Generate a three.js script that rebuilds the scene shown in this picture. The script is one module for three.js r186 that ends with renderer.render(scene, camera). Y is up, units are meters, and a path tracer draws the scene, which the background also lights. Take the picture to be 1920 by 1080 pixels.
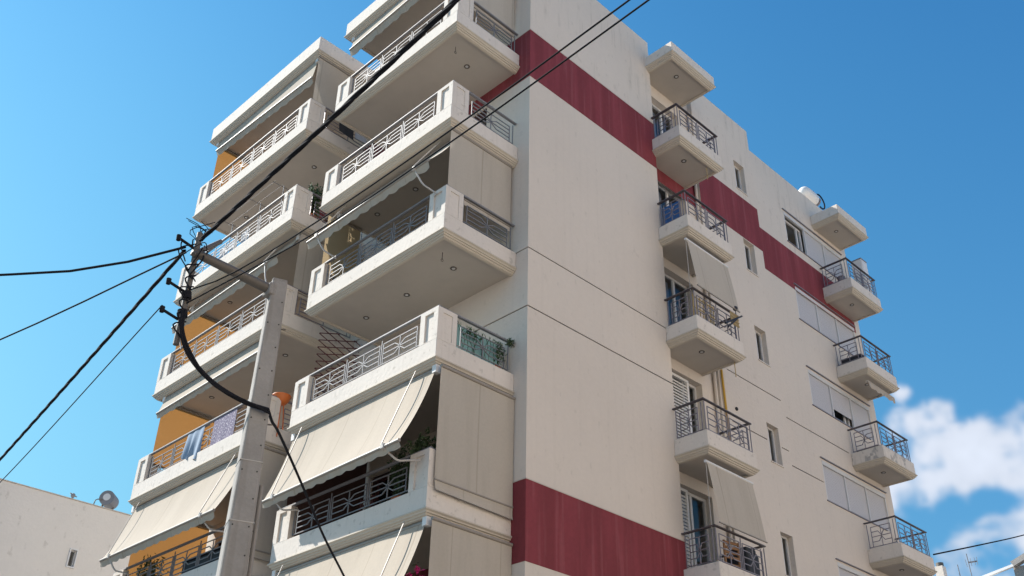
import * as THREE from 'three';
import { mergeGeometries } from 'three/addons/utils/BufferGeometryUtils.js';
import { RoundedBoxGeometry } from 'three/addons/geometries/RoundedBoxGeometry.js';

// ------------------------------------------------------------------ camera, sky, sun, exposure
const scene = new THREE.Scene();
const CAM = new THREE.Vector3(-13.15, 1.6, 12.94);
const FW = new THREE.Vector3(0.591099, 0.535684, -0.60303);
const UP = new THREE.Vector3(-0.388928, 0.844256, 0.368736);
const camera = new THREE.PerspectiveCamera(31.22, 16 / 9, 0.1, 1500);
camera.position.copy(CAM); camera.up.copy(UP); camera.lookAt(CAM.clone().add(FW));
const renderer = new THREE.WebGLRenderer({ antialias: true });
renderer.setSize(1024, 576);
renderer.toneMapping = THREE.LinearToneMapping;
const EXPO = 1.95;
renderer.toneMappingExposure = EXPO;
renderer.shadowMap.enabled = true;
const SUN = new THREE.Vector3(-0.295, 0.676, -0.676).normalize();
const sun = new THREE.DirectionalLight(new THREE.Color().setRGB(1, 0.955, 0.885), 4.6);
sun.position.copy(SUN).multiplyScalar(90); sun.target.position.set(0, 0, 0);
sun.castShadow = true; sun.shadow.mapSize.set(4096, 4096);
Object.assign(sun.shadow.camera, { left: -45, right: 45, top: 45, bottom: -45, near: 1, far: 220 });
scene.add(sun, sun.target);

// seeded randomness
let seed = 7;
const rnd = () => { seed = (seed * 1664525 + 1013904223) >>> 0; return seed / 4294967296; };
const rr = (a, b) => a + (b - a) * rnd();
const hash = (x, y, s) => { let h = (x * 374761393 + y * 668265263 + s * 982451653) | 0; h = Math.imul(h ^ (h >>> 13), 1274126177); return ((h ^ (h >>> 16)) >>> 0) / 4294967296; };
function vnoise(x, y, px, py, s) {
  const xi = Math.floor(x), yi = Math.floor(y), fx = x - xi, fy = y - yi, m = (a, b) => ((a % b) + b) % b;
  const u = fx * fx * (3 - 2 * fx), v = fy * fy * (3 - 2 * fy);
  const a = hash(m(xi, px), m(yi, py), s), b = hash(m(xi + 1, px), m(yi, py), s), c = hash(m(xi, px), m(yi + 1, py), s), d = hash(m(xi + 1, px), m(yi + 1, py), s);
  return a + (b - a) * u + (c - a) * v + (a - b - c + d) * u * v;
}
function fbm(x, y, fx, fy, oct, s) { let r = 0, a = 0.5, t = 0; for (let i = 0; i < oct; i++) { r += a * vnoise(x * fx, y * fy, fx, fy, s + i * 17); t += a; a *= 0.55; fx *= 2; fy *= 2; } return r / t; }
function bil(x, y, fx, fy, oct, s) { let r = 0, a = 0.5, t = 0; for (let i = 0; i < oct; i++) { r += a * Math.abs(2 * vnoise(x * fx, y * fy, fx, fy, s + i * 13) - 1); t += a; a *= 0.6; fx *= 2; fy *= 2; } return r / t; }
const sstep = (a, b, x) => { const t = Math.min(1, Math.max(0, (x - a) / (b - a))); return t * t * (3 - 2 * t); };

// sky: clear air, paler low down and towards the sun, with fair-weather clouds low over the roofs
{
  const w = 2048, h = 1024, data = new Float32Array(w * h * 4);
  const C = [[-1.496, 0.269, 1.586, -1.874], [-0.55, 0.15, 1.106, -1.157], [-0.105, -0.369, 1.137, -0.546]];
  const R = new THREE.Vector3().crossVectors(FW, UP).normalize();
  const dirOf = (px, py) => FW.clone().addScaledVector(R, (px - 960) / 1932.55).addScaledVector(UP, -(py - 540) / 1932.55).normalize();
  const puffs = [];
  const add = (d, r, k) => puffs.push([d.x, d.y, d.z, r, k]);
  // the two banks seen over the roofs
  for (const [x, y, r] of [[1700, 915, 60], [1745, 880, 75], [1790, 865, 75], [1845, 850, 70], [1900, 830, 75], [1745, 790, 42], [1770, 765, 26], [1690, 790, 34], [1960, 860, 90], [1640, 900, 60], [1690, 738, 20], [1960, 800, 60], [1870, 1035, 80], [1930, 1050, 90], [1820, 1060, 70], [1990, 1030, 90], [1790, 1095, 70], [1700, 1120, 70], [1865, 1000, 34]])
    add(dirOf(x, y), r / 1932, 1);
  // the same kind of cloud all round the horizon
  for (let i = 0; i < 26; i++) {
    const az = 1.1 + i * 0.2 + rr(-0.08, 0.08), el = rr(0.12, 0.3);
    if (az > 4.9 && az < 6.0) continue;
    for (let k = 0; k < 6; k++) { const a = az + rr(-0.08, 0.08), e = el + rr(-0.03, 0.03); add(new THREE.Vector3(Math.cos(e) * Math.cos(a), Math.sin(e), Math.cos(e) * Math.sin(a)), rr(0.02, 0.045), 1); }
  }
  for (let j = 0; j < h; j++) {
    const v = (j + 0.5) / h, el = (v - 0.5) * Math.PI, se = Math.sin(el), ce = Math.cos(el);
    for (let i = 0; i < w; i++) {
      const u = (i + 0.5) / w, ph = (u - 0.5) * 2 * Math.PI;
      const x = Math.cos(ph) * ce, y = se, z = Math.sin(ph) * ce;
      const cg = x * SUN.x + y * SUN.y + z * SUN.z;
      const e = Math.min(58, Math.max(4, el * 57.2958)) / 45, o = (j * w + i) * 4;
      const g = Math.min(0.97, Math.max(0.15, cg));
      let col = C.map(c => Math.exp(c[0] + c[1] * g + c[2] * g * g + c[3] * e));
      if (y > 0.02 && y < 0.5) {
        const n1 = bil(u, v, 110, 55, 5, 3), n2 = fbm(u, v, 90, 45, 5, 91);
        let den = 0;
        for (const p of puffs) {
          const dd = p[0] * x + p[1] * y + p[2] * z; if (dd < 0.985) continue;
          const a = Math.acos(Math.min(1, dd)) / p[3]; den += p[4] * Math.max(0, 1.15 - a * a);
        }
        const wisp = 0.0;
        const t = Math.pow(sstep(0.15, 1.35, Math.min(den, 1.3) * 0.9 - (n1 - 0.36) * 2.6 * Math.min(1, den * 2.2) + (n2 - 0.5) * 1.5 * Math.min(1, den * 2.2)), 1.15) * 0.96;
        const sh = 0.86 + 0.36 * n2 - 0.22 * n1, c = [0.76 * sh, 0.82 * sh, 0.94 * sh];
        col = col.map((q, k) => q * (1 - t) + c[k] * t);
      }
      data[o] = col[0] / EXPO; data[o + 1] = col[1] / EXPO; data[o + 2] = col[2] / EXPO; data[o + 3] = 1;
    }
  }
  const tex = new THREE.DataTexture(data, w, h, THREE.RGBAFormat, THREE.FloatType);
  tex.mapping = THREE.EquirectangularReflectionMapping; tex.magFilter = tex.minFilter = THREE.LinearFilter; tex.wrapS = THREE.RepeatWrapping; tex.needsUpdate = true;
  scene.background = tex; scene.environment = tex;
}

// ------------------------------------------------------------------ textures and materials
function tex(size, fn, srgb = true) {
  const d = new Uint8Array(size * size * 4);
  for (let j = 0; j < size; j++) for (let i = 0; i < size; i++) {
    const c = fn((i + 0.5) / size, (j + 0.5) / size), o = (j * size + i) * 4;
    for (let k = 0; k < 3; k++) { const q = Math.max(0, Math.min(1, c[k])); d[o + k] = 255 * (srgb ? (q <= 0.0031308 ? q * 12.92 : 1.055 * Math.pow(q, 1 / 2.4) - 0.055) : q); }
    d[o + 3] = 255;
  }
  const t = new THREE.DataTexture(d, size, size, THREE.RGBAFormat);
  t.wrapS = t.wrapT = THREE.RepeatWrapping; t.magFilter = THREE.LinearFilter; t.minFilter = THREE.LinearMipmapLinearFilter; t.generateMipmaps = true;
  if (srgb) t.colorSpace = THREE.SRGBColorSpace; t.needsUpdate = true; return t;
}
const mul = (c, k) => [c[0] * k, c[1] * k, c[2] * k];
const mix3 = (a, b, t) => [a[0] + (b[0] - a[0]) * t, a[1] + (b[1] - a[1]) * t, a[2] + (b[2] - a[2]) * t];
// every tile is 6 m square
const TILE = 6;
const CREAM = [0.635, 0.563, 0.492], GRIME = [0.33, 0.29, 0.24];
const wallTex = tex(1024, (u, v) => {
  const big = fbm(u, v, 3, 3, 4, 5), fine = fbm(u, v, 90, 90, 3, 9), run = fbm(u, v, 70, 2, 4, 31), spot = fbm(u, v, 40, 26, 3, 77);
  let c = mul(CREAM, 0.94 + 0.09 * big + 0.05 * fine);
  c = mix3(c, GRIME, 0.045 * sstep(0.5, 0.8, run) + 0.16 * sstep(0.74, 0.88, spot));
  return c;
});
const wornTex = tex(1024, (u, v) => {
  const big = fbm(u, v, 3, 3, 4, 5), fine = fbm(u, v, 90, 90, 3, 9), run = fbm(u, v, 54, 5, 5, 431), mask = fbm(u, v, 7, 5, 4, 437), spot = fbm(u, v, 40, 26, 3, 77);
  let c = mul(CREAM, 0.92 + 0.12 * big + 0.05 * fine);
  return mix3(c, GRIME, 0.24 * sstep(0.55, 0.78, run) * sstep(0.42, 0.66, mask) + 0.2 * sstep(0.7, 0.86, spot));
});
const flakeTex = tex(1024, (u, v) => {
  const big = fbm(u, v, 4, 4, 4, 15), fine = fbm(u, v, 110, 110, 3, 19), run = fbm(u, v, 110, 8, 4, 131), flake = fbm(u, v, 22, 18, 6, 477), e = sstep(0.56, 0.60, flake);
  let c = mul([0.66, 0.60, 0.535], 0.9 + 0.12 * big + 0.06 * fine);
  c = mix3(c, GRIME, 0.25 * sstep(0.5, 0.75, run)); return mix3(c, mul([0.36, 0.335, 0.31], 0.8 + 0.4 * fine), e * 0.85);
});
const whiteTex = tex(512, (u, v) => { // off-white paint of the house down the street, rubbed and patched
  const big = fbm(u, v, 4, 4, 5, 505), fine = fbm(u, v, 80, 80, 3, 509), spot = fbm(u, v, 30, 20, 4, 577);
  return mix3(mul([0.71, 0.665, 0.615], 0.92 + 0.12 * big + 0.05 * fine), GRIME, 0.3 * sstep(0.68, 0.84, spot));
});
const parapetTex = tex(1024, (u, v) => {
  const big = fbm(u, v, 4, 4, 4, 15), fine = fbm(u, v, 110, 110, 3, 19), run = fbm(u, v, 110, 5, 4, 131), spot = fbm(u, v, 56, 56, 4, 177);
  let c = mul([0.67, 0.605, 0.54], 0.92 + 0.10 * big + 0.06 * fine);
  c = mix3(c, GRIME, 0.10 * sstep(0.56, 0.8, run) + 0.40 * sstep(0.66, 0.82, spot));
  return c;
});
const mouldTex = tex(512, (u, v) => {
  const big = fbm(u, v, 8, 8, 4, 25), run = fbm(u, v, 80, 12, 4, 231);
  return mix3([0.56, 0.50, 0.42], [0.32, 0.27, 0.21], 0.2 * big + 0.14 * sstep(0.5, 0.75, run));
});
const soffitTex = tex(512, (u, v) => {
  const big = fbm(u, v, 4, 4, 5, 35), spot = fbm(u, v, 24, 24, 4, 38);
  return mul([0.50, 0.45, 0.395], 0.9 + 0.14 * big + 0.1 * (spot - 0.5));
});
const redTex = tex(1024, (u, v) => {
  const run = fbm(u, v, 26, 2, 3, 331), run2 = fbm(u, v, 64, 3, 3, 341), big = fbm(u, v, 6, 2, 3, 345), fine = fbm(u, v, 100, 100, 2, 349);
  let c = mix3([0.222, 0.034, 0.044], [0.182, 0.026, 0.033], sstep(0.3, 0.7, run));
  c = mix3(c, [0.28, 0.075, 0.085], 0.45 * sstep(0.55, 0.78, run2) * sstep(0.35, 0.6, big));
  return mul(c, 0.93 + 0.14 * fine);
});
const clothTex = tex(512, (u, v) => {
  const weave = vnoise(u * 256, v * 256, 256, 256, 41), run = fbm(u, v, 30, 3, 4, 43), big = fbm(u, v, 4, 4, 3, 47);
  const seam = Math.min(...[0, 0.2, 0.4, 0.6, 0.8, 1].map(s => Math.abs(u - s)));
  let c = mul([0.50, 0.445, 0.375], 0.94 + 0.06 * weave + 0.08 * (big - 0.5));
  c = mix3(c, [0.33, 0.28, 0.22], 0.20 * sstep(0.5, 0.8, run) + (seam < 0.0022 ? 0.5 : 0));
  return c;
});
const bump = tex(512, (u, v) => { const n = fbm(u, v, 120, 120, 4, 51); return [n, n, n]; }, false);
const concreteTex = tex(512, (u, v) => { const b = fbm(u, v, 6, 12, 5, 61), f = fbm(u, v, 120, 120, 3, 63), r = fbm(u, v, 40, 3, 3, 65); return mix3(mul([0.29, 0.272, 0.255], 0.75 + 0.4 * b + 0.12 * f), [0.2, 0.18, 0.16], 0.35 * sstep(0.55, 0.75, r)); });
const asphaltTex = tex(512, (u, v) => { const b = fbm(u, v, 6, 6, 5, 71), f = fbm(u, v, 200, 200, 2, 73); return mul([0.11, 0.105, 0.10], 0.7 + 0.4 * b + 0.35 * f); });
const paveTex = tex(512, (u, v) => { const b = fbm(u, v, 8, 8, 5, 81), f = fbm(u, v, 150, 150, 2, 83); return mul([0.34, 0.32, 0.29], 0.8 + 0.25 * b + 0.15 * f); });
const patternTex = tex(256, (u, v) => {
  const a = Math.abs(Math.sin(u * 25 + 5 * Math.sin(v * 19))), b = Math.abs(Math.sin(v * 33 + 4 * Math.sin(u * 13)));
  return a * b > 0.78 ? [0.45, 0.41, 0.46] : mul([0.15, 0.13, 0.20], 0.85 + 0.3 * vnoise(u * 64, v * 64, 64, 64, 3));
});
const std = (o) => new THREE.MeshStandardMaterial({ roughness: 0.9, metalness: 0, ...o });
const lin = (r, g, b) => new THREE.Color().setRGB(r, g, b);
const DS = { side: THREE.DoubleSide };
const M = {
  wall: std({ map: wallTex, bumpMap: bump, bumpScale: 0.004 }),
  wallWorn: std({ map: wornTex, bumpMap: bump, bumpScale: 0.004 }),
  flake: std({ map: flakeTex, bumpMap: bump, bumpScale: 0.006 }),
  whitewash: std({ map: whiteTex, bumpMap: bump, bumpScale: 0.004 }),
  parapet: std({ map: parapetTex, bumpMap: bump, bumpScale: 0.004 }),
  mould: std({ map: mouldTex, ...DS }),
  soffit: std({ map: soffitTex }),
  red: std({ map: redTex, bumpMap: bump, bumpScale: 0.003, roughness: 0.85 }),
  trim: std({ color: lin(0.55, 0.49, 0.43) }),
  joint: std({ color: lin(0.10, 0.06, 0.055) }),
  rail: std({ color: lin(0.185, 0.185, 0.20), roughness: 0.6 }),
  railDark: std({ color: lin(0.23, 0.21, 0.235), roughness: 0.5, metalness: 0.2 }),
  handDark: std({ color: lin(0.085, 0.072, 0.078), roughness: 0.5 }),
  white: std({ color: lin(0.68, 0.67, 0.66), roughness: 0.5 }),
  pvc: std({ color: lin(0.60, 0.59, 0.585), roughness: 0.45 }),
  shutter: std({ color: lin(0.50, 0.485, 0.50), roughness: 0.6 }),
  glass: new THREE.MeshPhysicalMaterial({ color: lin(0.9, 0.93, 0.95), transmission: 1, thickness: 0, roughness: 0.03, ior: 1.45, ...DS }),
  room: std({ color: lin(0.42, 0.39, 0.36) }),
  curtainRoom: std({ color: lin(0.16, 0.18, 0.23), ...DS }),
  cloth: new THREE.MeshPhysicalMaterial({ map: clothTex, color: lin(0.90, 0.87, 0.84), roughness: 1, transmission: 0.06, thickness: 0, ...DS }),
  blind: new THREE.MeshPhysicalMaterial({ map: clothTex, roughness: 1, transmission: 0.10, thickness: 0, ...DS }),
  ochre: new THREE.MeshPhysicalMaterial({ color: lin(0.30, 0.145, 0.045), roughness: 1, transmission: 0.55, thickness: 0, ...DS }),
  buff: new THREE.MeshPhysicalMaterial({ color: lin(0.44, 0.34, 0.21), roughness: 1, transmission: 0.45, thickness: 0, ...DS }),
  brown: std({ color: lin(0.105, 0.06, 0.055), ...DS }),
  bar: std({ color: lin(0.27, 0.24, 0.21), roughness: 0.5 }),
  arm: std({ color: lin(0.43, 0.40, 0.37), roughness: 0.5 }),
  pole: std({ map: concreteTex, bumpMap: bump, bumpScale: 0.004 }),
  steel: std({ color: lin(0.13, 0.115, 0.10), roughness: 0.6, metalness: 0.3 }),
  cable: new THREE.MeshPhysicalMaterial({ color: lin(0.016, 0.016, 0.02), roughness: 0.95, specularIntensity: 0.25 }),
  wire: new THREE.MeshPhysicalMaterial({ color: lin(0.02, 0.021, 0.024), roughness: 0.95, specularIntensity: 0.25 }),
  hole: std({ color: lin(0.03, 0.028, 0.026) }),
  asphalt: std({ map: asphaltTex, roughness: 0.95 }),
  pave: std({ map: paveTex }),
  leaf: new THREE.MeshPhysicalMaterial({ color: lin(0.045, 0.09, 0.027), roughness: 0.8, transmission: 0.3, thickness: 0, ...DS }),
  pink: std({ color: lin(0.55, 0.03, 0.20), ...DS }),
  stem: std({ color: lin(0.09, 0.06, 0.035) }),
  terracotta: std({ color: lin(0.42, 0.13, 0.05) }),
  orange: std({ color: lin(0.62, 0.16, 0.035), roughness: 0.5 }),
  yellow: std({ color: lin(0.52, 0.30, 0.03), roughness: 0.5 }),
  blue: std({ color: lin(0.035, 0.12, 0.34), roughness: 0.7 }),
  denim: std({ color: lin(0.22, 0.29, 0.38), ...DS }),
  blanket: std({ map: patternTex, ...DS }),
  linen: std({ color: lin(0.6, 0.62, 0.66), ...DS }),
  wood: std({ color: lin(0.28, 0.14, 0.06), roughness: 0.6 }),
  bamboo: std({ color: lin(0.42, 0.31, 0.15), roughness: 0.7 }),
  teal: std({ color: lin(0.24, 0.43, 0.43), ...DS }),
  black: std({ color: lin(0.018, 0.02, 0.028), roughness: 0.6 }),
  maroon: std({ color: lin(0.10, 0.035, 0.04) }),
};

// ------------------------------------------------------------------ helpers
const names = {};
function numbered(n) { names[n] = (names[n] ?? -1) + 1; return names[n] ? n + '_' + String(names[n]).padStart(3, '0') : n; }
function boxUV(g, tile = TILE, off = null) {
  const p = g.attributes.position, n = g.attributes.normal, uv = new Float32Array(p.count * 2), o = off ?? [rnd() * 5, rnd() * 5];
  for (let i = 0; i < p.count; i++) {
    const ax = Math.abs(n.getX(i)), ay = Math.abs(n.getY(i)), az = Math.abs(n.getZ(i));
    let a, b; if (ax >= ay && ax >= az) { a = p.getZ(i); b = p.getY(i); } else if (az >= ay) { a = p.getX(i); b = p.getY(i); } else { a = p.getX(i); b = p.getZ(i); }
    uv[2 * i] = a / tile + o[0]; uv[2 * i + 1] = b / tile + o[1];
  }
  g.setAttribute('uv', new THREE.BufferAttribute(uv, 2)); return g;
}
const clean = (g) => { let q = g.index ? g.toNonIndexed() : g; if (!q.attributes.uv) q.setAttribute('uv', new THREE.BufferAttribute(new Float32Array(q.attributes.position.count * 2), 2)); for (const k of Object.keys(q.attributes)) if (!['position', 'normal', 'uv'].includes(k)) q.deleteAttribute(k); q.morphAttributes = {}; q.clearGroups(); return q; };
const box = (x0, x1, y0, y1, z0, z1) => new THREE.BoxGeometry(x1 - x0, y1 - y0, z1 - z0).translate((x0 + x1) / 2, (y0 + y1) / 2, (z0 + z1) / 2);
const glaze = (x0, x1, y0, y1, z) => new THREE.PlaneGeometry(x1 - x0, y1 - y0).translate((x0 + x1) / 2, (y0 + y1) / 2, z);
const rbox = (x0, x1, y0, y1, z0, z1, r = 0.012) => new RoundedBoxGeometry(x1 - x0, y1 - y0, z1 - z0, 1, r).translate((x0 + x1) / 2, (y0 + y1) / 2, (z0 + z1) / 2);
const V = (x, y, z) => new THREE.Vector3(x, y, z);
function bar(a, b, t, t2 = t) { // square bar between two points
  const d = b.clone().sub(a), L = d.length(), g = new THREE.BoxGeometry(t, L, t2);
  g.applyQuaternion(new THREE.Quaternion().setFromUnitVectors(V(0, 1, 0), d.normalize()));
  return g.translate((a.x + b.x) / 2, (a.y + b.y) / 2, (a.z + b.z) / 2);
}
function rod(a, b, r, n = 8, r2 = r) {
  const d = b.clone().sub(a), L = d.length(), g = new THREE.CylinderGeometry(r2, r, L, n);
  g.applyQuaternion(new THREE.Quaternion().setFromUnitVectors(V(0, 1, 0), d.normalize()));
  return g.translate((a.x + b.x) / 2, (a.y + b.y) / 2, (a.z + b.z) / 2);
}
const tube = (pts, r, seg = 24, n = 6) => new THREE.TubeGeometry(new THREE.CatmullRomCurve3(pts), seg, r, n, false);
function mesh(name, geos, mat, parent, uv = 0) {
  const gs = (Array.isArray(geos) ? geos : [geos]).map(clean);
  const g = gs.length > 1 ? mergeGeometries(gs) : gs[0];
  if (uv) boxUV(g, uv);
  const m = new THREE.Mesh(g, mat); m.name = parent === scene ? numbered(name) : name; m.castShadow = m.receiveShadow = true;
  parent.add(m); return m;
}
function thing(name, label, category, group) {
  const o = new THREE.Group(); o.name = numbered(name); o.userData = { label, category }; if (group) o.userData.group = group; scene.add(o); return o;
}
function tag(o, label, category, group) { o.userData.label = label; o.userData.category = category; if (group) o.userData.group = group; return o; }
function structure(name, geos, mat, uv) { const m = mesh(name, geos, mat, scene, uv); m.userData.kind = 'structure'; return m; }
function plate(x0, x1, y0, y1, holes, depth) { // upright plate in x-y with rectangular holes, front at z = 0, back at -depth
  const s = new THREE.Shape([[x0, y0], [x1, y0], [x1, y1], [x0, y1]].map(q => new THREE.Vector2(...q)));
  for (const [a, b, c, d] of holes) s.holes.push(new THREE.Path([[a, c], [a, d], [b, d], [b, c]].map(q => new THREE.Vector2(...q))));
  return new THREE.ExtrudeGeometry(s, { depth, bevelEnabled: false }).translate(0, 0, -depth);
}

// ------------------------------------------------------------------ ground
{
  const g = new THREE.PlaneGeometry(900, 900).rotateX(-Math.PI / 2);
  structure('road', g, M.asphalt, 8);
  structure('pavement', box(-4.6, 21, 0.004, 0.14, -16, 2.6), M.pave, 8);
}

// ------------------------------------------------------------------ the apartment block
const S = (i) => 19.95 - 3 * (i - 1);           // underside edge of the parapet, storey 1 = top
const TOP = 24.22, G1 = 14.372, G2 = 12.887, BT = 1.08, BB = -0.506;
const ZB = -0.15, ZN = -0.30, ZC = -0.62;       // planes of the right-hand facade behind the corner wall
const block = thing('apartment_building', 'tall cream apartment block with two crimson bands and stacked balconies', 'building');

// corner wall and street-side wall, in courses with real joints between them
const YB = 19.95 + BT, courses = [[0.14, G2 - 0.016], [G2 + 0.016, G1 - 0.016], [G1 + 0.016, YB - 0.01]];
for (const [a, b] of courses) mesh('wall_panel', box(0.03, 4.96, a, b, -0.03, 0), M.wall, block, TILE);
mesh('wall_panel', box(0.03, 4.96, YB - 0.01, TOP, -0.03, 0), M.wallWorn, block, TILE);
mesh('wall_panel', box(0, 0.0299, YB - 0.01, TOP, -12.2, 0), M.wall, block, TILE);
mesh('wall_backing', box(0.03, 4.93, 0.14, TOP - 0.02, -0.28, -0.032), M.joint, block);
// street side (x = 0): openings for the balcony doors
const doorsF = [-4.85, -1.5], doorsL = [-11.3, -7.0];
for (const [a, b] of courses) {
  const holes = [];
  for (let i = 1; i <= 7; i++) for (const [p, q] of [doorsF, doorsL]) { const y0 = S(i) + 0.2, y1 = S(i) + 2.42; if (y0 > a && y1 < b) holes.push([p, q, y0, y1]); }
  mesh('wall_panel', plate(-12.2, 0.0, a, b, holes, 0.03).rotateY(-Math.PI / 2), M.wall, block, TILE);
}
{
  const holes = [];
  for (let i = 1; i <= 6; i++) for (const [p, q] of [doorsF, doorsL]) holes.push([p, q, S(i) + 0.2, S(i) + 2.42]);
  mesh('wall_backing', plate(-12.17, -0.29, 0.14, TOP - 0.02, holes, 0.22).rotateY(-Math.PI / 2).translate(0.032, 0, 0), M.joint, block);
}
mesh('wall_panel', box(0.0, 17.06, 0.14, TOP, -12.5, -12.21), M.wall, block, TILE);
mesh('wall_panel', box(16.79, 17.06, 0.14, TOP, -12.2, -0.95), M.wall, block, TILE);
mesh('roof', [box(0.3, 16.7, 23.2, 23.4, -12.1, -0.93), box(0.3, 4.9, 23.2, 23.4, -0.93, -0.29), box(4.975, 7.2, 23.2, 23.4, -0.93, -0.605), box(7.2, 10.0, 23.2, 23.4, -0.93, -0.405)], M.pave, block, TILE);
for (let i = 1; i <= 6; i++) mesh('floor_slab', [box(0.3, 16.7, S(i) - 0.12, S(i) + 0.16, -12.1, -0.93), box(0.3, 4.9, S(i) - 0.12, S(i) + 0.16, -0.93, -0.29), box(4.975, 7.2, S(i) - 0.12, S(i) + 0.16, -0.93, -0.605), box(7.2, 10.0, S(i) - 0.12, S(i) + 0.16, -0.93, -0.405)], M.room, block);
mesh('inner_wall', box(0.3, 16.7, 0.2, 23.1, -6.2, -6.05), M.room, block);
mesh('inner_wall', box(7.4, 7.5, 0.2, 23.1, -6.0, -0.42), M.room, block);
mesh('inner_wall', box(10.4, 10.5, 0.2, 23.1, -6.0, -0.95), M.room, block);

// recessed door bay (z = ZN), window bay (z = ZB), far bay (z = ZC), end pier
const dx0 = 5.02, dx1 = 6.62;
{
  const holes = []; for (let i = 1; i <= 6; i++) holes.push([dx0, dx1, S(i) + 0.2, S(i) + 2.64]);
  mesh('wall_panel', plate(4.97, 7.2, 0.14, TOP - 0.1, holes, 0.3).translate(0, 0, ZN), M.wall, block, TILE);
  mesh('wall_panel', box(4.935, 4.96, 0.14, TOP, -0.6, -0.031), M.wall, block, TILE);
}
const sw = (i) => [9.27, 9.83, S(i) + 1.36, S(i) + 2.465];
{
  const holes = [], slots = [];
  for (let i = 0; i <= 6; i++) { const w = sw(i); if (i >= 1) holes.push(w); }
  // the joints stop short of the door bay and the small windows
  slots.push([7.62, 10.18, G1 - 0.016, G1 + 0.016], [7.62, 9.2, G2 - 0.016, G2 + 0.016], [9.9, 10.25, G2 - 0.016, G2 + 0.016]);
  mesh('wall_panel', plate(7.2, 10.32, 0.14, YB - 0.01, [...holes.filter(h => h[3] < YB), ...slots], 0.03).translate(0, 0, ZB), M.wall, block, TILE);
  mesh('wall_panel', plate(7.2, 10.32, YB - 0.01, TOP, holes.filter(h => h[3] > YB), 0.03).translate(0, 0, ZB), M.wallWorn, block, TILE);
  mesh('wall_panel', plate(7.203, 10.317, 0.16, TOP - 0.02, holes, 0.22).translate(0, 0, ZB - 0.031), M.wall, block, TILE);
  mesh('joint_filler', slots.map(([a, b, c, d]) => box(a, b, c, d, ZB - 0.034, ZB - 0.024)), M.joint, block);
}
const cw = (i) => [12.88, 16.62, S(i) + 1.42, S(i) + 2.64];
{
  const holes = [], slots = [[11.2, 14.7, G1 - 0.016, G1 + 0.016], [11.15, 12.82, G2 - 0.016, G2 + 0.016]];
  for (let i = 1; i <= 6; i++) holes.push(cw(i));
  mesh('wall_panel', plate(10.05, 16.78, 0.14, YB - 0.01, [...holes.filter(h => h[3] < YB), ...slots], 0.03).translate(0, 0, ZC), M.wall, block, TILE);
  mesh('wall_panel', plate(10.05, 16.78, YB - 0.01, TOP, holes.filter(h => h[3] > YB), 0.03).translate(0, 0, ZC), M.wallWorn, block, TILE);
  mesh('wall_panel', plate(10.053, 16.777, 0.16, TOP - 0.02, holes, 0.27).translate(0, 0, ZC - 0.031), M.wall, block, TILE);
  mesh('joint_filler', slots.map(([a, b, c, d]) => box(a, b, c, d, ZC - 0.034, ZC - 0.024)), M.joint, block);
  mesh('pier', box(16.80, 17.12, 0.14, TOP - 0.9, ZC - 0.4, ZC - 0.03), M.parapet, block, TILE);
  mesh('wall_panel', box(10.06, 10.318, 0.15, TOP - 0.003, ZC + 0.001, ZB - 0.26), M.wall, block, TILE);
}
// crimson bands, a painted render coat a little proud of the wall, with a thin pale bead
const PR = 0.006;
for (const [i, full] of [[1, true], [5, false]]) {
  const y0 = S(i) + BB, y1 = S(i) + BT;
  mesh('red_band', box(0.002, 4.957, y0, y1, 0.001, PR), M.red, block, TILE);
  mesh('red_band', box(-PR, -0.001, y0, y1, full ? -12.1 : -4.9, PR), M.red, block, TILE);
  mesh('bead', box(-0.002, 4.955, y1 + 0.001, y1 + 0.022, 0.001, 0.012), M.trim, block);
  mesh('bead', box(-0.012, -0.003, y1 + 0.001, y1 + 0.022, -4.9, 0.012), M.trim, block);
  if (full) {
    mesh('red_band', plate(4.975, 7.197, y0, y1, [[dx0 - 0.01, dx1 + 0.01, S(1) + 0.2, y1 - 0.01]], 0.005).translate(0, 0, ZN + PR), M.red, block, TILE);
    mesh('red_band', box(7.203, 10.317, y0, y1, ZB + 0.001, ZB + PR), M.red, block, TILE);
    mesh('red_band', box(10.06, 16.72, y0, y1, ZC + 0.001, ZC + PR), M.red, block, TILE);
  }
}
for (const y of [0.5, 4.9]) mesh('corner_bead', box(-0.004, 0.006, y, y + 0.0, 0, 0.001), M.trim, block).removeFromParent();

// ---- windows and doors
function frame(x0, x1, y0, y1, z, t = 0.06, d = 0.05) { return [box(x0, x1, y1 - t, y1, z, z + d), box(x0, x1, y0, y0 + t, z, z + d), box(x0, x0 + t, y0 + t, y1 - t, z, z + d), box(x1 - t, x1, y0 + t, y1 - t, z, z + d)]; }
function part(name, parent) { const g = new THREE.Group(); g.name = name; parent.add(g); return g; }
function slats(x0, x1, y0, y1, z, pitch, depth) { // lapped slats of a closed roller shutter
  const out = []; const n = Math.round((y1 - y0) / pitch), p = (y1 - y0) / n;
  for (let k = 0; k < n; k++) { const s = new THREE.Shape([[0, 0], [depth, 0.004], [depth, p * 0.5], [0.004, p - 0.002], [0, p - 0.002]].map(q => new THREE.Vector2(...q)));
    out.push(new THREE.ExtrudeGeometry(s, { depth: x1 - x0, bevelEnabled: false }).rotateY(-Math.PI / 2).translate(0, 0, 0).rotateY(Math.PI).rotateY(0).translate(0, 0, 0)); out[k].applyMatrix4(new THREE.Matrix4()); fixSlat(out[k], x0, y0 + k * p, z); }
  return out;
}
function fixSlat(g, x, y, z) { g.computeBoundingBox(); const b = g.boundingBox; g.translate(x - b.min.x, y - b.min.y, z - b.min.z); }
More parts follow.
